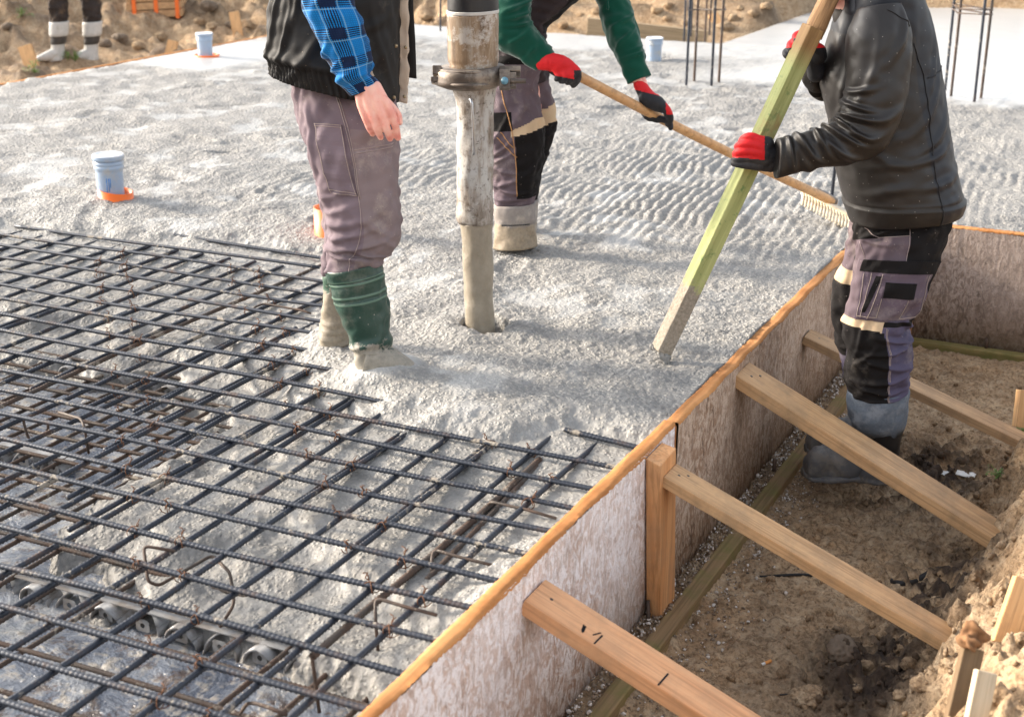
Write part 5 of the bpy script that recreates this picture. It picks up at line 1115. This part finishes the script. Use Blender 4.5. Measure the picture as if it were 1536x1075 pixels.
# ---- worker two: green hooded top, red gloves, bending over the rake
def worker_two():
    D = 6.30
    root = thing('person', 'worker in a green top and red gloves bending forward to pull the rake', 'person', onz(775, 366, .03))
    ch = [[(775, 105, D, .08), (780, 50, D, .09), (810, -40, D, .11), (850, -95, D, .10)], [(835, -92, D-.16, .06), (850, -100, D, .08), (868, -98, D+.16, .06)],
          [(772, 110, D-.09, .07), (772, 220, D-.12, .05), (772, 300, D-.13, .04), (772, 355, D-.14, .04)], [(790, 110, D+.05, .035), (808, 190, D+.12, .04), (792, 280, D+.14, .03), (785, 345, D+.16, .04)],
          [(820, -90, D-.2, .05), (768, 20, D-.28, .042), (812, 88, D-.33, .03), (820, 96, D-.33, .028)], [(880, -95, D+.18, .05), (922, 20, D+.06, .042), (953, 105, D-.06, .032), (962, 128, D-.09, .028), (967, 140, D-.10, .026)]]
    ch += head_parts(905, -150, D, 80, 1); chains_mesh('body', [SKIN, GREEN], root, ch, .006, 3, lambda c: ((pix(c)[1] > -122) & (pix(c)[1] < 108) & (pix(c)[0] < 948)).astype(int)); hair(905, -150, D, 80, root, 1)
    near = Loft([((742, 85), (818, 85), D-.10, .75), ((735, 130), (806, 128), D-.12, .78), ((733, 168), (811, 163), D-.13, .82), ((733, 198), (817, 194), D-.135, .85), ((735, 235), (816, 232), D-.135, .85), ((738, 268), (809, 264), D-.14, .88), ((742, 290), (804, 288), D-.14, .85), ((743, 306), (801, 303), D-.14, .8)], 2.3)
    near.disp = folds([(3.6, -.5, 35, .07, .012, .008), (4.1, -.7, 20, .07, .012, .010), (4.6, -.4, -15, .08, .012, .010), (5.2, -.5, 12, .08, .012, .011), (5.7, -.2, -10, .08, .010, .011), (6.3, 0, 5, .1, .010, .010), (2.0, .2, 60, .1, .02, .005), (3.0, -.6, 50, .08, .014, .008)], 1, .0035, 2.)(near)
    def zn(r, u, s):
        f = s > -.35; m = np.zeros(len(r), int); lo = 2.95-.22*u; m[f & (u > -.18) & (r > lo-.36*(u+.35)-.05) & (r < lo+.12) & (r > 2.35)] = 2
        m[f & (u > -.05+.03*(r-3)) & (r >= lo+.12) & (r < 6.2)] = 1; m[f & (u < -.1) & (r > 2.0) & (r < 2.9-.0*u)] = 1; m[(r < .35)] = 1
        return m
    a = near.mesh('trousers', [PURP3, BLKC, BEIG], None, 260, .0045, zone=zn)
    far = Loft([((764, 80), (822, 88), D+.10, .8), ((775, 125), (824, 128), D+.12, .85), ((782, 160), (832, 158), D+.13, .9), ((786, 190), (833, 188), D+.135, .9), ((788, 218), (829, 214), D+.135, .9), ((784, 255), (815, 250), D+.14, .9), ((778, 300), (806, 298), D+.14, .9)], 2.3)
    far.disp = folds([(3.5, .3, 20, .07, .012, .008), (4.4, .3, -15, .07, .012, .01)], 1, .003, 7.)(far)
    b = far.mesh('trousers', [PURP3, BLKC, BEIG], None, 80, .009, zone=lambda r, u, s: np.where((r > 2.1-.25*u) & (r < 2.85-.15*u), 2, np.where((r >= 2.85-.15*u), 1, 0)))
    m = MB()
    for p in ([(1.0, -.45), (2.2, -.2), (3.1, -.1), (4.5, .0), (6, .05)], [(2.9, -.5), (3.5, -.1)], [(3.1, -.6), (3.9, .0)]): near.seam(m, p, .002)
    c = m.build('seam', m_plain('tan_thread', lin(176, 130, 84), .8)); join('trousers', [a, b, c], root)
    GBT = coated('grey_boot', lin(120, 112, 106), .16, .6, coat=(150, 134, 112), amp=.02); BLKR = m_plain('black_boot_rubber', (.012, .012, .013, 1), .5)
    cf = m_plain('grey_boot_cuff', lin(138, 130, 124), .8, .2, 0, 60, .3, dirt=lin(180, 170, 156), dlo=.5, bst=.4)
    s1 = Loft([((741, 306), (804, 303), D-.14, .9), ((741, 318), (804, 315), D-.14, .95), ((742, 334), (804, 331), D-.14, .95), ((742, 348), (804, 344), D-.145, .97), ((740, 372), (805, 368), D-.15, 1.)], 2.2); s1.disp = folds([], 1, .002, 3.)(s1)
    s1.mesh('boot', [cf, GBT, BLKR], root, 64, .006, zone=lambda r, u, s: np.where(r < 1.9, 0, np.where((r < 2.25) & (u > -.6) & (u < .6) & (s > 0), 2, 1)))
    s2 = Loft([((772, 300), (808, 298), D+.15, 1.1), ((772, 330), (806, 328), D+.155, 1.1), ((768, 356), (806, 354), D+.17, 1.1)], 2.2); s2.mesh('boot', [cf], root, 40, .012)
    tor = Loft([((734, 130), (822, 118), D, 1.15), ((734, 95), (822, 92), D, 1.2), ((738, 55), (817, 62), D, 1.2), ((746, 15), (826, 36), D, 1.2), ((768, -30), (862, 2), D, 1.15), ((800, -80), (905, -50), D, 1.25), ((830, -115), (915, -95), D, 1.5)], 2.3)
    tor.disp = folds([(1.2, .4, 20, .08, .014, .010), (1.7, .5, 10, .09, .014, .012), (2.3, .5, -10, .09, .014, .012), (2.9, .4, 10, .1, .02, .01)], 1, .005, 4.)(tor)
    OV = m_cloth('dark_overall', lin(52, 44, 46), .2, DUST, .12, dlo=.6); tor.mesh('overall_bib', [OV, BLKC, GREEN], root, 90, .009, zone=lambda r, u, s: np.where(r > 4.6, 2, np.where((u > .78) & (r > 2.6), 1, 0)))
    a = Loft([((805, -105), (850, -98), D-.2, 1.), ((772, -60), (828, -48), D-.24, .95), ((742, -10), (800, -8), D-.27, .9), ((731, 26), (796, 14), D-.29, .88), ((735, 62), (799, 36), D-.30, .85), ((757, 78), (812, 52), D-.31, .85), ((780, 92), (822, 66), D-.32, .82), ((795, 101), (827, 75), D-.33, .82), ((803, 106), (831, 79), D-.33, .78)], 2.15)
    a.disp = folds([(2.8, .5, 20, .07, .012, .012), (3.3, .6, 5, .06, .011, .013), (3.8, .5, -10, .06, .011, .011), (4.6, .2, 15, .05, .011, .007), (6, -.2, 20, .05, .01, .004), (1.8, 0, 30, .08, .02, .008)], 1, .0035, 8.)(a); a.mesh('sleeve', GREEN, root, 90, .006)
    b = Loft([((872, -110), (930, -100), D+.16, .95), ((880, -50), (940, -45), D+.12, .92), ((893, 0), (943, -2), D+.07, .9), ((905, 42), (954, 32), D+.02, .88), ((920, 80), (964, 70), D-.03, .86), ((928, 96), (969, 85), D-.05, .88), ((931, 101), (968, 90), D-.055, .82), ((937, 114), (973, 101), D-.065, .8), ((943, 126), (977, 113), D-.075, .8)], 2.15)
    fb = folds([(3.0, .5, 25, .07, .013, .010), (3.6, .2, 35, .08, .012, .008), (4.2, .7, 20, .05, .012, .010), (4.8, .3, 8, .06, .010, .011), (2.2, 0, 30, .08, .02, .008)], 1, .003, 11.)(b); b.disp = fb; b.mesh('sleeve', GREEN, root, 90, .006)
    m = MB(); P = [at(x, y, D-.10) for x, y in ((905, -60), (908, -20), (911, 0), (912, 12), (911, 15))]; m.tube(P, [.004, .004, .0042, .006, .005], 8); m.build('drawstring', GREEN, root)
    # gloves
    h = 5.95; gl = [[(812, 93, h+.01, .034), (826, 93, h, .038), (842, 96, h-.005, .036), (853, 100, h-.005, .028)], [(836, 100, h-.01, .03), (846, 106, h-.01, .026)],
                    [(856, 99, h-.01, .020), (866, 108, h-.02, .017), (866, 120, h-.014, .0155), (860, 128, h+.006, .013)], [(850, 104, h-.015, .020), (857, 113, h-.03, .0165), (856, 121, h-.02, .014), (851, 124, h+.004, .012)], [(842, 105, h-.015, .019), (848, 114, h-.03, .016), (846, 121, h-.02, .0135), (841, 122, h+.004, .011)], [(833, 104, h-.01, .017), (838, 114, h-.024, .0145), (835, 119, h-.012, .012)],
                    [(826, 104, h+.03, .018), (838, 112, h+.05, .015), (850, 117, h+.045, .013)]]
    def zg(c):
        x, y = pix(c); d = (c-EYE)@FW; return ((y > 117+.2*(x-850)) | (d > (h+.022)*.961) | ((x > 861) & (y > 106))).astype(int)
    chains_mesh('glove', [RED, BLG], root, gl, .004, 3, zg)
    h = 6.20; gl = [[(960, 127, h+.01, .029), (966, 138, h+.0, .031), (972, 146, h-.01, .034)], [(970, 148, h-.02, .036), (983, 154, h-.03, .036), (991, 159, h-.03, .028)],
                    [(990, 156, h-.035, .023), (1000, 166, h-.045, .020), (1005, 178, h-.02, .017), (1002, 186, h+.01, .014)], [(988, 178, h+.0, .016), (1000, 181, h-.005, .014)],
                    [(984, 160, h+.035, .019), (988, 172, h+.045, .017), (988, 180, h+.01, .014), (978, 178, h-.008, .013)], [(974, 160, h+.04, .018), (976, 171, h+.045, .016), (976, 178, h+.01, .014), (969, 175, h-.005, .013)], [(1000, 176, h+.02, .016), (1005, 186, h+.01, .014), (1006, 192, h, .012)],
                    [(966, 156, h+.03, .017), (966, 168, h+.035, .015), (968, 173, h+.01, .013)]]
    chains_mesh('glove', [RED, BLG], root, gl, .004, 3, lambda c: (((pix(c)[1] > 138+.25*(pix(c)[0]-965)) & ~((pix(c)[0] > 999) & (pix(c)[1] < 172) & (pix(c)[0] > 990+.3*(pix(c)[1]-140))))).astype(int))
REF[0] = 365; worker_two(); REF[0] = None

# ---- worker three: black jacket, standing in the trench
def worker_three():
    D = 5.12
    root = thing('person', 'worker in a black jacket standing in the trench, holding a green-tinted timber', 'person', (-1.0, 4.9, -.5))
    ch = [[(1345, 290, D, .08), (1345, 180, D, .14), (1335, 60, D, .13), (1325, 20, D, .11)], [(1325, 40, D-.10, .04), (1325, 40, D+.10, .04)],
          [(1350, 320, D-.06, .06), (1320, 470, D-.11, .06), (1318, 590, D-.10, .045), (1318, 680, D-.08, .035), (1290, 696, D-.06, .025)], [(1335, 320, D+.07, .06), (1290, 470, D+.12, .06), (1302, 580, D+.14, .04), (1302, 650, D+.16, .035)],
          [(1320, 60, D-.15, .03), (1318, 110, D-.21, .045), (1290, 205, D-.25, .045), (1215, 228, D-.26, .026), (1188, 233, D-.26, .018)], [(1310, 60, D+.13, .03), (1270, 130, D+.2, .045), (1232, 110, D+.08, .034), (1222, 90, D+.04, .03)]]
    ch += head_parts(1268, -45, D, 108, -1); chains_mesh('body', [SKIN, BLKL], root, ch, .0065, 3, lambda c: (pix(c)[1] > 14).astype(int)); hair(1268, -45, D, 108, root, -1)
    near = Loft([((1285, 290), (1425, 290), D-.03, .5), ((1281, 338), (1430, 322), D-.04, .6), ((1284, 380), (1408, 382), D-.07, .8), ((1279, 425), (1388, 430), D-.09, .88), ((1271, 462), (1371, 466), D-.095, .9), ((1265, 488), (1361, 490), D-.10, .92), ((1268, 512), (1366, 508), D-.10, .92), ((1270, 545), (1364, 545), D-.10, .92), ((1269, 572), (1362, 572), D-.095, .92), ((1274, 592), (1358, 588), D-.09, .85), ((1278, 606), (1354, 602), D-.09, .8)], 2.3)
    near.disp = folds([(1.35, -.5, 15, .07, .012, .009), (1.7, -.6, -10, .06, .012, .009), (4.6, .8, -20, .06, .012, .012), (5.15, .85, 10, .07, .010, -.010), (5.6, .4, -15, .09, .012, .010), (6.2, .3, 10, .10, .012, .012), (6.8, .2, -10, .10, .012, .011), (7.4, .1, 12, .11, .012, .012), (8.0, -.1, -6, .11, .011, .012), (8.6, .2, 8, .11, .010, .012), (5.4, -.6, 70, .06, .014, .010), (6.4, -.5, 40, .06, .012, .009), (3.0, .9, 70, .1, .02, .006)], 1, .0035, 5.)(near)
    def zn(r, u, s):
        m = np.zeros(len(r), int); f = s > -.3; m[(u > .05) | (r > 4.7)] = 1
        m[f & (r < 1.5)] = 2; m[f & (r >= 1.5) & (r < 2.45) & (u > .02)] = 2; m[f & (r > 2.2) & (u > .72) & (r < 4.6)] = 2; m[~f & (r < 4)] = 2  # black yoke; the strip down the back of the thigh is painted shading
        m[f & (r > 4.38-.25*u*0) & (r < 4.92+.15*u) & (u < -.02)] = 3; m[f & (r >= 4.92+.15*u) & (u < .03+.02*(r-5)) & (r < 9.0)] = 2; m[f & (r > 4.35) & (r < 4.62) & (u > -.02) & (u < .8)] = 2
        return m
    a = near.mesh('trousers', [PURP3, PBLUE, BLKC, BEIG], None, 280, .004, zone=zn)
    far = Loft([((1290, 300), (1390, 300), D+.08, .6), ((1276, 340), (1370, 340), D+.11, .8), ((1271, 378), (1345, 380), D+.12, .85), ((1259, 405), (1335, 408), D+.125, .88), ((1249, 434), (1328, 438), D+.13, .9), ((1247, 468), (1322, 470), D+.135, .9), ((1253, 505), (1320, 505), D+.14, .9), ((1262, 540), (1324, 540), D+.14, .9), ((1270, 572), (1330, 572), D+.14, .9), ((1274, 592), (1332, 590), D+.14, .85)], 2.3)
    far.disp = folds([(1.6, -.7, 10, .06, .012, .007), (4.8, -.6, -15, .06, .012, .008), (6.2, -.4, 15, .07, .012, .010), (7.2, -.3, -8, .08, .012, .010)], 1, .0035, 6.)(far)
    b = far.mesh('trousers', [PURP3, PBLUE, BLKC, BEIG], None, 100, .008, zone=lambda r, u, s: np.where(r < 2.75, 0, np.where(r < 3.4, 3, np.where(r < 6.6, 2, 1))))
    m = MB()
    for p in ([(1.6, -.92), (2.4, -.86), (3.6, -.84), (4.4, -.8)], [(4.7, .06), (6, .08), (8.6, .10)], [(4.75, .09), (6, .11), (8.6, .13)], [(1.2, .0), (2.3, .02)], [(1.0, -.9), (1.5, -.6), (1.5, .0)]): near.seam(m, p, .0012)
    c = m.build('seam', STIL); join('trousers', [a, b, c], root)
    PK = m_cloth('pocket_canvas', lin(94, 81, 91), .14, DUST, .25)
    near.patch('thigh_pocket', PK, root, [(2.5, -.84), (2.5, .80), (4.15, .86), (4.28, -.80)], .006, .004, 22)
    near.patch('pocket_flap', BLKC, root, [(2.16, -.84), (2.16, .90), (2.52, .86), (2.52, -.88)], .008, .004, 18)
    near.patch('phone_pocket_flap', BLKC, root, [(2.78, -.30), (2.78, .34), (3.22, .34), (3.22, -.28)], .012, .004, 12)
    near.patch('phone_pocket', PK, root, [(3.22, -.28), (3.22, .22), (4.1, .24), (4.1, -.26)], .010, .003, 12)
    near.patch('zip', BLKC, root, [(2.62, -.56), (2.62, -.42), (3.85, -.60), (3.85, -.70)], .010, .002, 10)
    m = MB()
    for p in ([(2.55, -.80), (4.2, -.76)], [(2.55, -.66), (4.2, -.68)], [(2.55, -.40), (4.2, -.50)], [(2.55, .74), (4.1, .80)], [(4.12, -.75), (4.05, .82)], [(3.25, .24), (4.1, .26)], [(3.25, -.3), (4.1, -.28)]): near.seam(m, p, .0012, .0115)
    m.build('pocket_seam', STIT, root)
    # boots
    CF = m_plain('grey_boot_cuff_felt', lin(98, 106, 116), .9, .2, 0, 110, .35, dirt=lin(140, 144, 150), dlo=.5, bst=.6, bd=.004); BR_ = m_plain('black_wellington', lin(26, 27, 30), .35, .5, dirt=lin(110, 112, 114), dlo=.6, damt=.4)
    GRB = m_plain('muddy_grey_boot', lin(92, 94, 98), .55, .4, 0, 18, .3, dirt=lin(128, 124, 118), dlo=.46, damt=.7, bst=.6, bd=.006)
    s1 = Loft([((1274, 586), (1362, 580), D-.09, .95), ((1271, 596), (1363, 588), D-.09, .97), ((1272, 618), (1361, 612), D-.09, .97), ((1276, 634), (1358, 629), D-.09, .95), ((1283, 638), (1354, 633), D-.085, .95), ((1288, 660), (1350, 656), D-.08, .95), ((1291, 684), (1348, 682), D-.075, .95), ((1286, 705), (1349, 704), D-.07, .95), ((1285, 716), (1349, 716), D-.07, .95)], 2.1)
    s1.disp = folds([(6, 0, 8, .1, .012, .004)], 1, .0018, 4.)(s1)
    a = s1.mesh('boot', [CF, BR_, GRB], None, 80, .006, zone=lambda r, u, s: np.where(r < 3.5, 0, np.where(r < 6.2, 1, 2)))
    def foot(x0, y0, d0, d1, sc=1.):
        q = lambda x, y: (x0+x*sc, y0+y*sc)
        l = Loft([(q(88, -66), q(92, 2), d0, .62), (q(60, -52), q(62, 2), d0*.7+d1*.3, .72), (q(35, -46), q(36, 2), d0*.4+d1*.6, .85), (q(15, -40), q(16, 2), d0*.2+d1*.8, 1.0), (q(3, -28), q(4, 0), d1, 1.2), (q(-2, -18), q(-1, -5), d1, 1.3)], 2.5); l.disp = folds([(2, -.8, 10, .05, .012, .005)], 1, .003, 3.)(l)
        o = l.mesh('boot', [GRB], None, 60, .007)
        so_ = Loft([(q(96, -8), q(96, 6), d0, 3.), (q(60, -6), q(60, 6), d0*.7+d1*.3, 3.4), (q(30, -6), q(30, 6), d0*.35+d1*.65, 3.8), (q(8, -7), q(8, 5), d1, 3.4), (q(-3, -8), q(-3, 2), d1, 2.2)], 3.); so_.disp = folds([], 1, .003, 8.)(so_)
        return [o, so_.mesh('boot', [BR_, GRB], None, 40, .01, zone=lambda r, u, s: np.ones(len(r), int))]
    join('boot', [a]+foot(1207, 712, D-.05, D-.02, 1.), root)
    s2 = Loft([((1274, 588), (1336, 584), D+.15, 1.), ((1276, 625), (1332, 622), D+.155, 1.), ((1278, 660), (1328, 658), D+.16, 1.), ((1278, 684), (1326, 682), D+.165, 1.)], 2.1); a2 = s2.mesh('boot', [CF, BR_], None, 50, .01, zone=lambda r, u, s: (r > 1.2).astype(int))
    join('boot', [a2]+foot(1211, 676, D+.17, D+.19, .95), root)
    # jacket
    j = Loft([((1292, -48), (1362, -52), D, 1.9), ((1266, -8), (1380, -14), D, 1.35), ((1248, 45), (1398, 46), D, 1.05), ((1235, 92), (1407, 95), D, .92), ((1231, 128), (1414, 140), D, .9), ((1242, 172), (1422, 195), D, .9), ((1252, 238), (1431, 250), D, .95), ((1264, 290), (1440, 284), D, .98), ((1269, 306), (1442, 299), D, .98), ((1278, 331), (1437, 316), D, .96)], 2.3)
    fj = folds([(3.0, .72, 62, .12, .016, .012), (4.3, .55, 48, .16, .018, .014), (5.0, .62, 40, .16, .016, .012), (5.6, .35, 22, .16, .016, .012), (6.3, .5, 15, .16, .02, .010), (2.4, .3, 75, .12, .02, .008), (5.6, -.5, -25, .10, .02, .010), (6.6, -.4, 15, .12, .018, .008), (3.4, -.7, 75, .12, .02, .014), (7.3, .3, 6, .2, .016, .006), (4.6, -.8, 40, .06, .014, .010)], .6, .001, 12.)(j)
    j.disp = lambda r, t, P: fj(r, t, P)+.006*sstep(7.55, 7.7, r)-.004*np.exp(-((r-7.5)/.06)**2)
    BKJ = m_cloth('softshell_navy', lin(24, 26, 33), .12, lin(205, 200, 190), .08, .52, 600, .42, dlo=.66, wst=.1)
    a = j.mesh('jacket', [BLKL, BKJ], None, 150, .007, zone=lambda r, u, s: ((u > .35) | (r < 2.0)).astype(int))
    b = Loft([((1286, 14), (1350, 6), D-.17, 1.), ((1270, 55), (1366, 52), D-.19, .92), ((1270, 108), (1364, 110), D-.21, .9), ((1266, 148), (1352, 170), D-.23, .88), ((1258, 177), (1325, 224), D-.245, .86), ((1236, 190), (1281, 244), D-.26, .86), ((1207, 198), (1228, 253), D-.27, .86), ((1183, 204), (1197, 258), D-.275, .84), ((1168, 208), (1163, 267), D-.28, .8)], 2.2)
    fb = folds([(2.7, -.75, 8, .05, .013, .012), (3.25, -.8, -6, .06, .012, .020), (3.75, -.75, 10, .06, .012, .022), (4.3, -.8, -8, .06, .012, .022), (4.9, -.7, 8, .06, .013, .020), (5.6, -.65, -10, .05, .013, .018), (6.4, -.5, 12, .06, .015, .015), (7.3, -.35, -5, .06, .014, .013), (4.4, -.2, 30, .06, .014, .009), (5.3, .1, 20, .08, .016, .009), (3.4, .1, 25, .08, .02, .010), (1.2, .5, 60, .1, .02, .008), (2.0, -.3, 75, .10, .02, .007), (6.6, .5, 5, .08, .02, .006)], 1.2, .0012, 14.)(b)
    b.disp = fb; c = b.mesh('jacket', [BLKL], None, 120, .005)
    e = Loft([((1270, 20), (1330, 16), D+.19, 1.), ((1250, 80), (1325, 80), D+.21, .9), ((1238, 120), (1300, 140), D+.18, .9), ((1215, 122), (1250, 138), D+.12, .9), ((1206, 108), (1234, 126), D+.07, .9), ((1205, 84), (1234, 92), D+.04, .95)], 2.2); e.disp = folds([(2, 0, 10, .06, .012, .01), (3, 0, -10, .06, .012, .01)], 1, .003, 3.)(e); f = e.mesh('jacket', [BLKL], None, 60, .008)
    k = Loft([((1256, 62), (1330, 40), D-.02, 1.5), ((1258, 30), (1340, 10), D-.01, 1.45), ((1263, -5), (1345, -25), D, 1.35), ((1272, -35), (1345, -45), D, 1.25)], 2.3); k.disp = folds([], 1, .004, 3.)(k); q = k.mesh('jacket', [BKJ], None, 70, .008)
    join('jacket', [a, c, e.obj, k.obj], root)
    m = MB()
    for l, p, o_ in ((j, [(2.2, .30), (3.2, .48), (4.2, .48), (5.3, .42), (7.4, .36), (9, .35)], .0015), (j, [(3.3, .55), (3.0, .95)], .0015), (b, [(.3, .1), (.55, .55), (.8, .9)], .0015)): l.seam(m, p, .0018, o_)
    m.build('jacket_seam', m_plain('dark_thread', (.012, .012, .014, 1), .6), root)
    # gloves: the near one red-backed round the timber, the far one gripping from behind
    h = 4.91; gl = [[(1172, 237, h+.02, .05), (1160, 236, h, .048), (1148, 230, h-.02, .040), (1138, 226, h-.03, .034)], [(1150, 216, h-.03, .026), (1140, 212, h-.04, .020), (1126, 205, h-.045, .0145), (1116, 208, h-.03, .0135), (1112, 213, h+.0, .012)],
                    [(1146, 223, h-.035, .026), (1128, 216, h-.052, .0145), (1112, 217, h-.042, .0135), (1106, 220, h-.01, .012)], [(1146, 230, h-.035, .026), (1124, 226.5, h-.052, .0145), (1109, 228, h-.042, .0135), (1103, 231, h-.01, .012)], [(1148, 238, h-.03, .026), (1124, 236, h-.047, .014), (1108, 238.5, h-.034, .013), (1101, 240, h-.005, .011)],
                    [(1156, 248, h-.01, .024), (1136, 248, h-.03, .0185), (1114, 246, h-.035, .016), (1101, 245, h-.015, .012)]]
    chains_mesh('glove', [RED, BLG], root, gl, .003, 2, lambda c: ((pix(c)[0] > 1147+.0*pix(c)[1]) | (pix(c)[1] > 240+.08*(1147-pix(c)[0])*-1) | ((c-EYE)@FW > (h+.012)*upd(1130, 225))).astype(int))
    h = 5.035; gl = [[(1216, 86, h+.06, .030), (1218, 72, h+.07, .032), (1214, 62, h+.075, .028)], [(1214, 58, h+.07, .018), (1202, 52, h+.045, .016), (1194, 55, h+.01, .015), (1195, 61, h-.015, .013)], [(1210, 66, h+.07, .018), (1195, 63, h+.045, .016), (1186, 67, h+.01, .015), (1187, 73, h-.015, .013)], [(1206, 76, h+.07, .018), (1188, 75, h+.04, .015), (1179, 79, h+.01, .014), (1180, 84, h-.01, .012)],
                    [(1228, 84, h+.03, .030), (1229, 75, h-.005, .022), (1220, 71, h-.03, .018), (1211, 73, h-.035, .015)], [(1224, 110, h+.06, .032), (1222, 90, h+.05, .034)]]
    chains_mesh('glove', [BLG, RED], root, gl, .004, 3, lambda c: (((pix(c)[0] > 1217) & (pix(c)[1] < 72)) | ((pix(c)[0] < 1203) & (pix(c)[1] < 58+.0)) | ((pix(c)[0] < 1190) & (pix(c)[1] < 72))).astype(int))
REF[0] = 700; worker_three(); REF[0] = None

# ---- worker four: only the rubber boots and trouser legs show, far behind at the left
def worker_four():
    pa = hit(88, 88, 8); pb = hit(138, 88, 8); D1, D2 = dep(pa), dep(pb); D = (D1+D2)/2
    root = thing('person', 'far worker at the top left, showing dark trouser legs and grey black-banded boots', 'person', (pa+pb)/2)
    BT = m_plain('pale_grey_boot', lin(176, 174, 170), .5, .4, dirt=lin(150, 140, 120), dlo=.55); BD = m_plain('dark_band', lin(52, 48, 46), .5); TR = m_cloth('dark_work_trousers', lin(50, 44, 42), .2, lin(150, 120, 84), .3); UPR = m_cloth('brown_jacket', lin(82, 66, 50), .2)
    for (dx, dy, DD) in ((0, 0, D1), (50, 0, D2)):
        l = Loft([((74+dx, 33+dy), (103+dx, 32+dy), DD, .95), ((74+dx, 53+dy), (102+dx, 52+dy), DD, .95), ((76+dx, 55+dy), (100+dx, 54+dy), DD, .95), ((76+dx, 65+dy), (99+dx, 64+dy), DD, .95), ((77+dx, 68+dy), (97+dx, 67+dy), DD, .95), ((76+dx, 80+dy), (97+dx, 80+dy), DD, .95), ((74+dx, 92+dy), (98+dx, 90+dy), DD, .95)], 2.1)
        a = l.mesh('boot', [BT, BD], None, 40, .015, zone=lambda r, u, s: ((r > 1.9) & (r < 3.4)).astype(int))
        f = Loft([((88+dx, 70+dy), (90+dx, 92+dy), DD, .9), ((76+dx, 74+dy), (77+dx, 92+dy), DD-.03, .9), ((64+dx, 80+dy), (65+dx, 92+dy), DD-.06, 1.1), ((55+dx, 85+dy), (56+dx, 91+dy), DD-.08, 1.3)], 2.3); b = f.mesh('boot', [BT], None, 36, .015)
        join('boot', [a, b], root)
    t = []
    for (dx, DD, hx) in ((0, D1, 0), (50, D2, 0)):
        l = Loft([((70+dx*.55, -85), (118+dx*.55, -85), DD, .8), ((71+dx*.75, -30), (108+dx*.75, -30), DD, .85), ((72+dx*.98, 0), (102+dx*.98, 0), DD, .9), ((74+dx*1., 20), (102+dx*1., 20), DD, .9), ((75+dx*1., 34), (100+dx*1., 34), DD, .9), ((76+dx, 41), (99+dx, 41), DD, .85)], 2.2)
        l.disp = folds([(2.5, -.3, 15, .1, .02, .014), (3.2, .3, -15, .1, .02, .014), (3.8, 0, 10, .1, .02, .014)], 1, .006, 3.)(l); t.append(l.mesh('trousers', [TR], None, 50, .015))
    join('trousers', t, root)
    tor = Loft([((72, -75), (146, -75), D, .7), ((70, -120), (148, -120), D, .65), ((72, -170), (146, -170), D, .65), ((90, -200), (130, -200), D, .7)], 2.3); tor.mesh('jacket', UPR, root, 40, .03)
    ch = [[(109, -80, D, .13), (109, -150, D, .14), (109, -185, D, .12)], [(85, -180, D, .07), (70, -130, D, .05), (78, -85, D-.1, .04), (88, -80, D-.15, .045)], [(133, -180, D, .07), (150, -130, D, .05), (140, -85, D-.1, .04), (130, -80, D-.15, .045)], [(95, -80, D, .1), (88, 20, D1, .05), (86, 75, D1, .04)], [(122, -80, D, .1), (136, 20, D2, .05), (136, 75, D2, .04)]]
    ch += head_parts(108, -235, D, 36, 1); chains_mesh('body', SKIN, root, ch, .02, 2); hair(108, -235, D, 36, root, 1)
REF[0] = 90; worker_four(); REF[0] = None
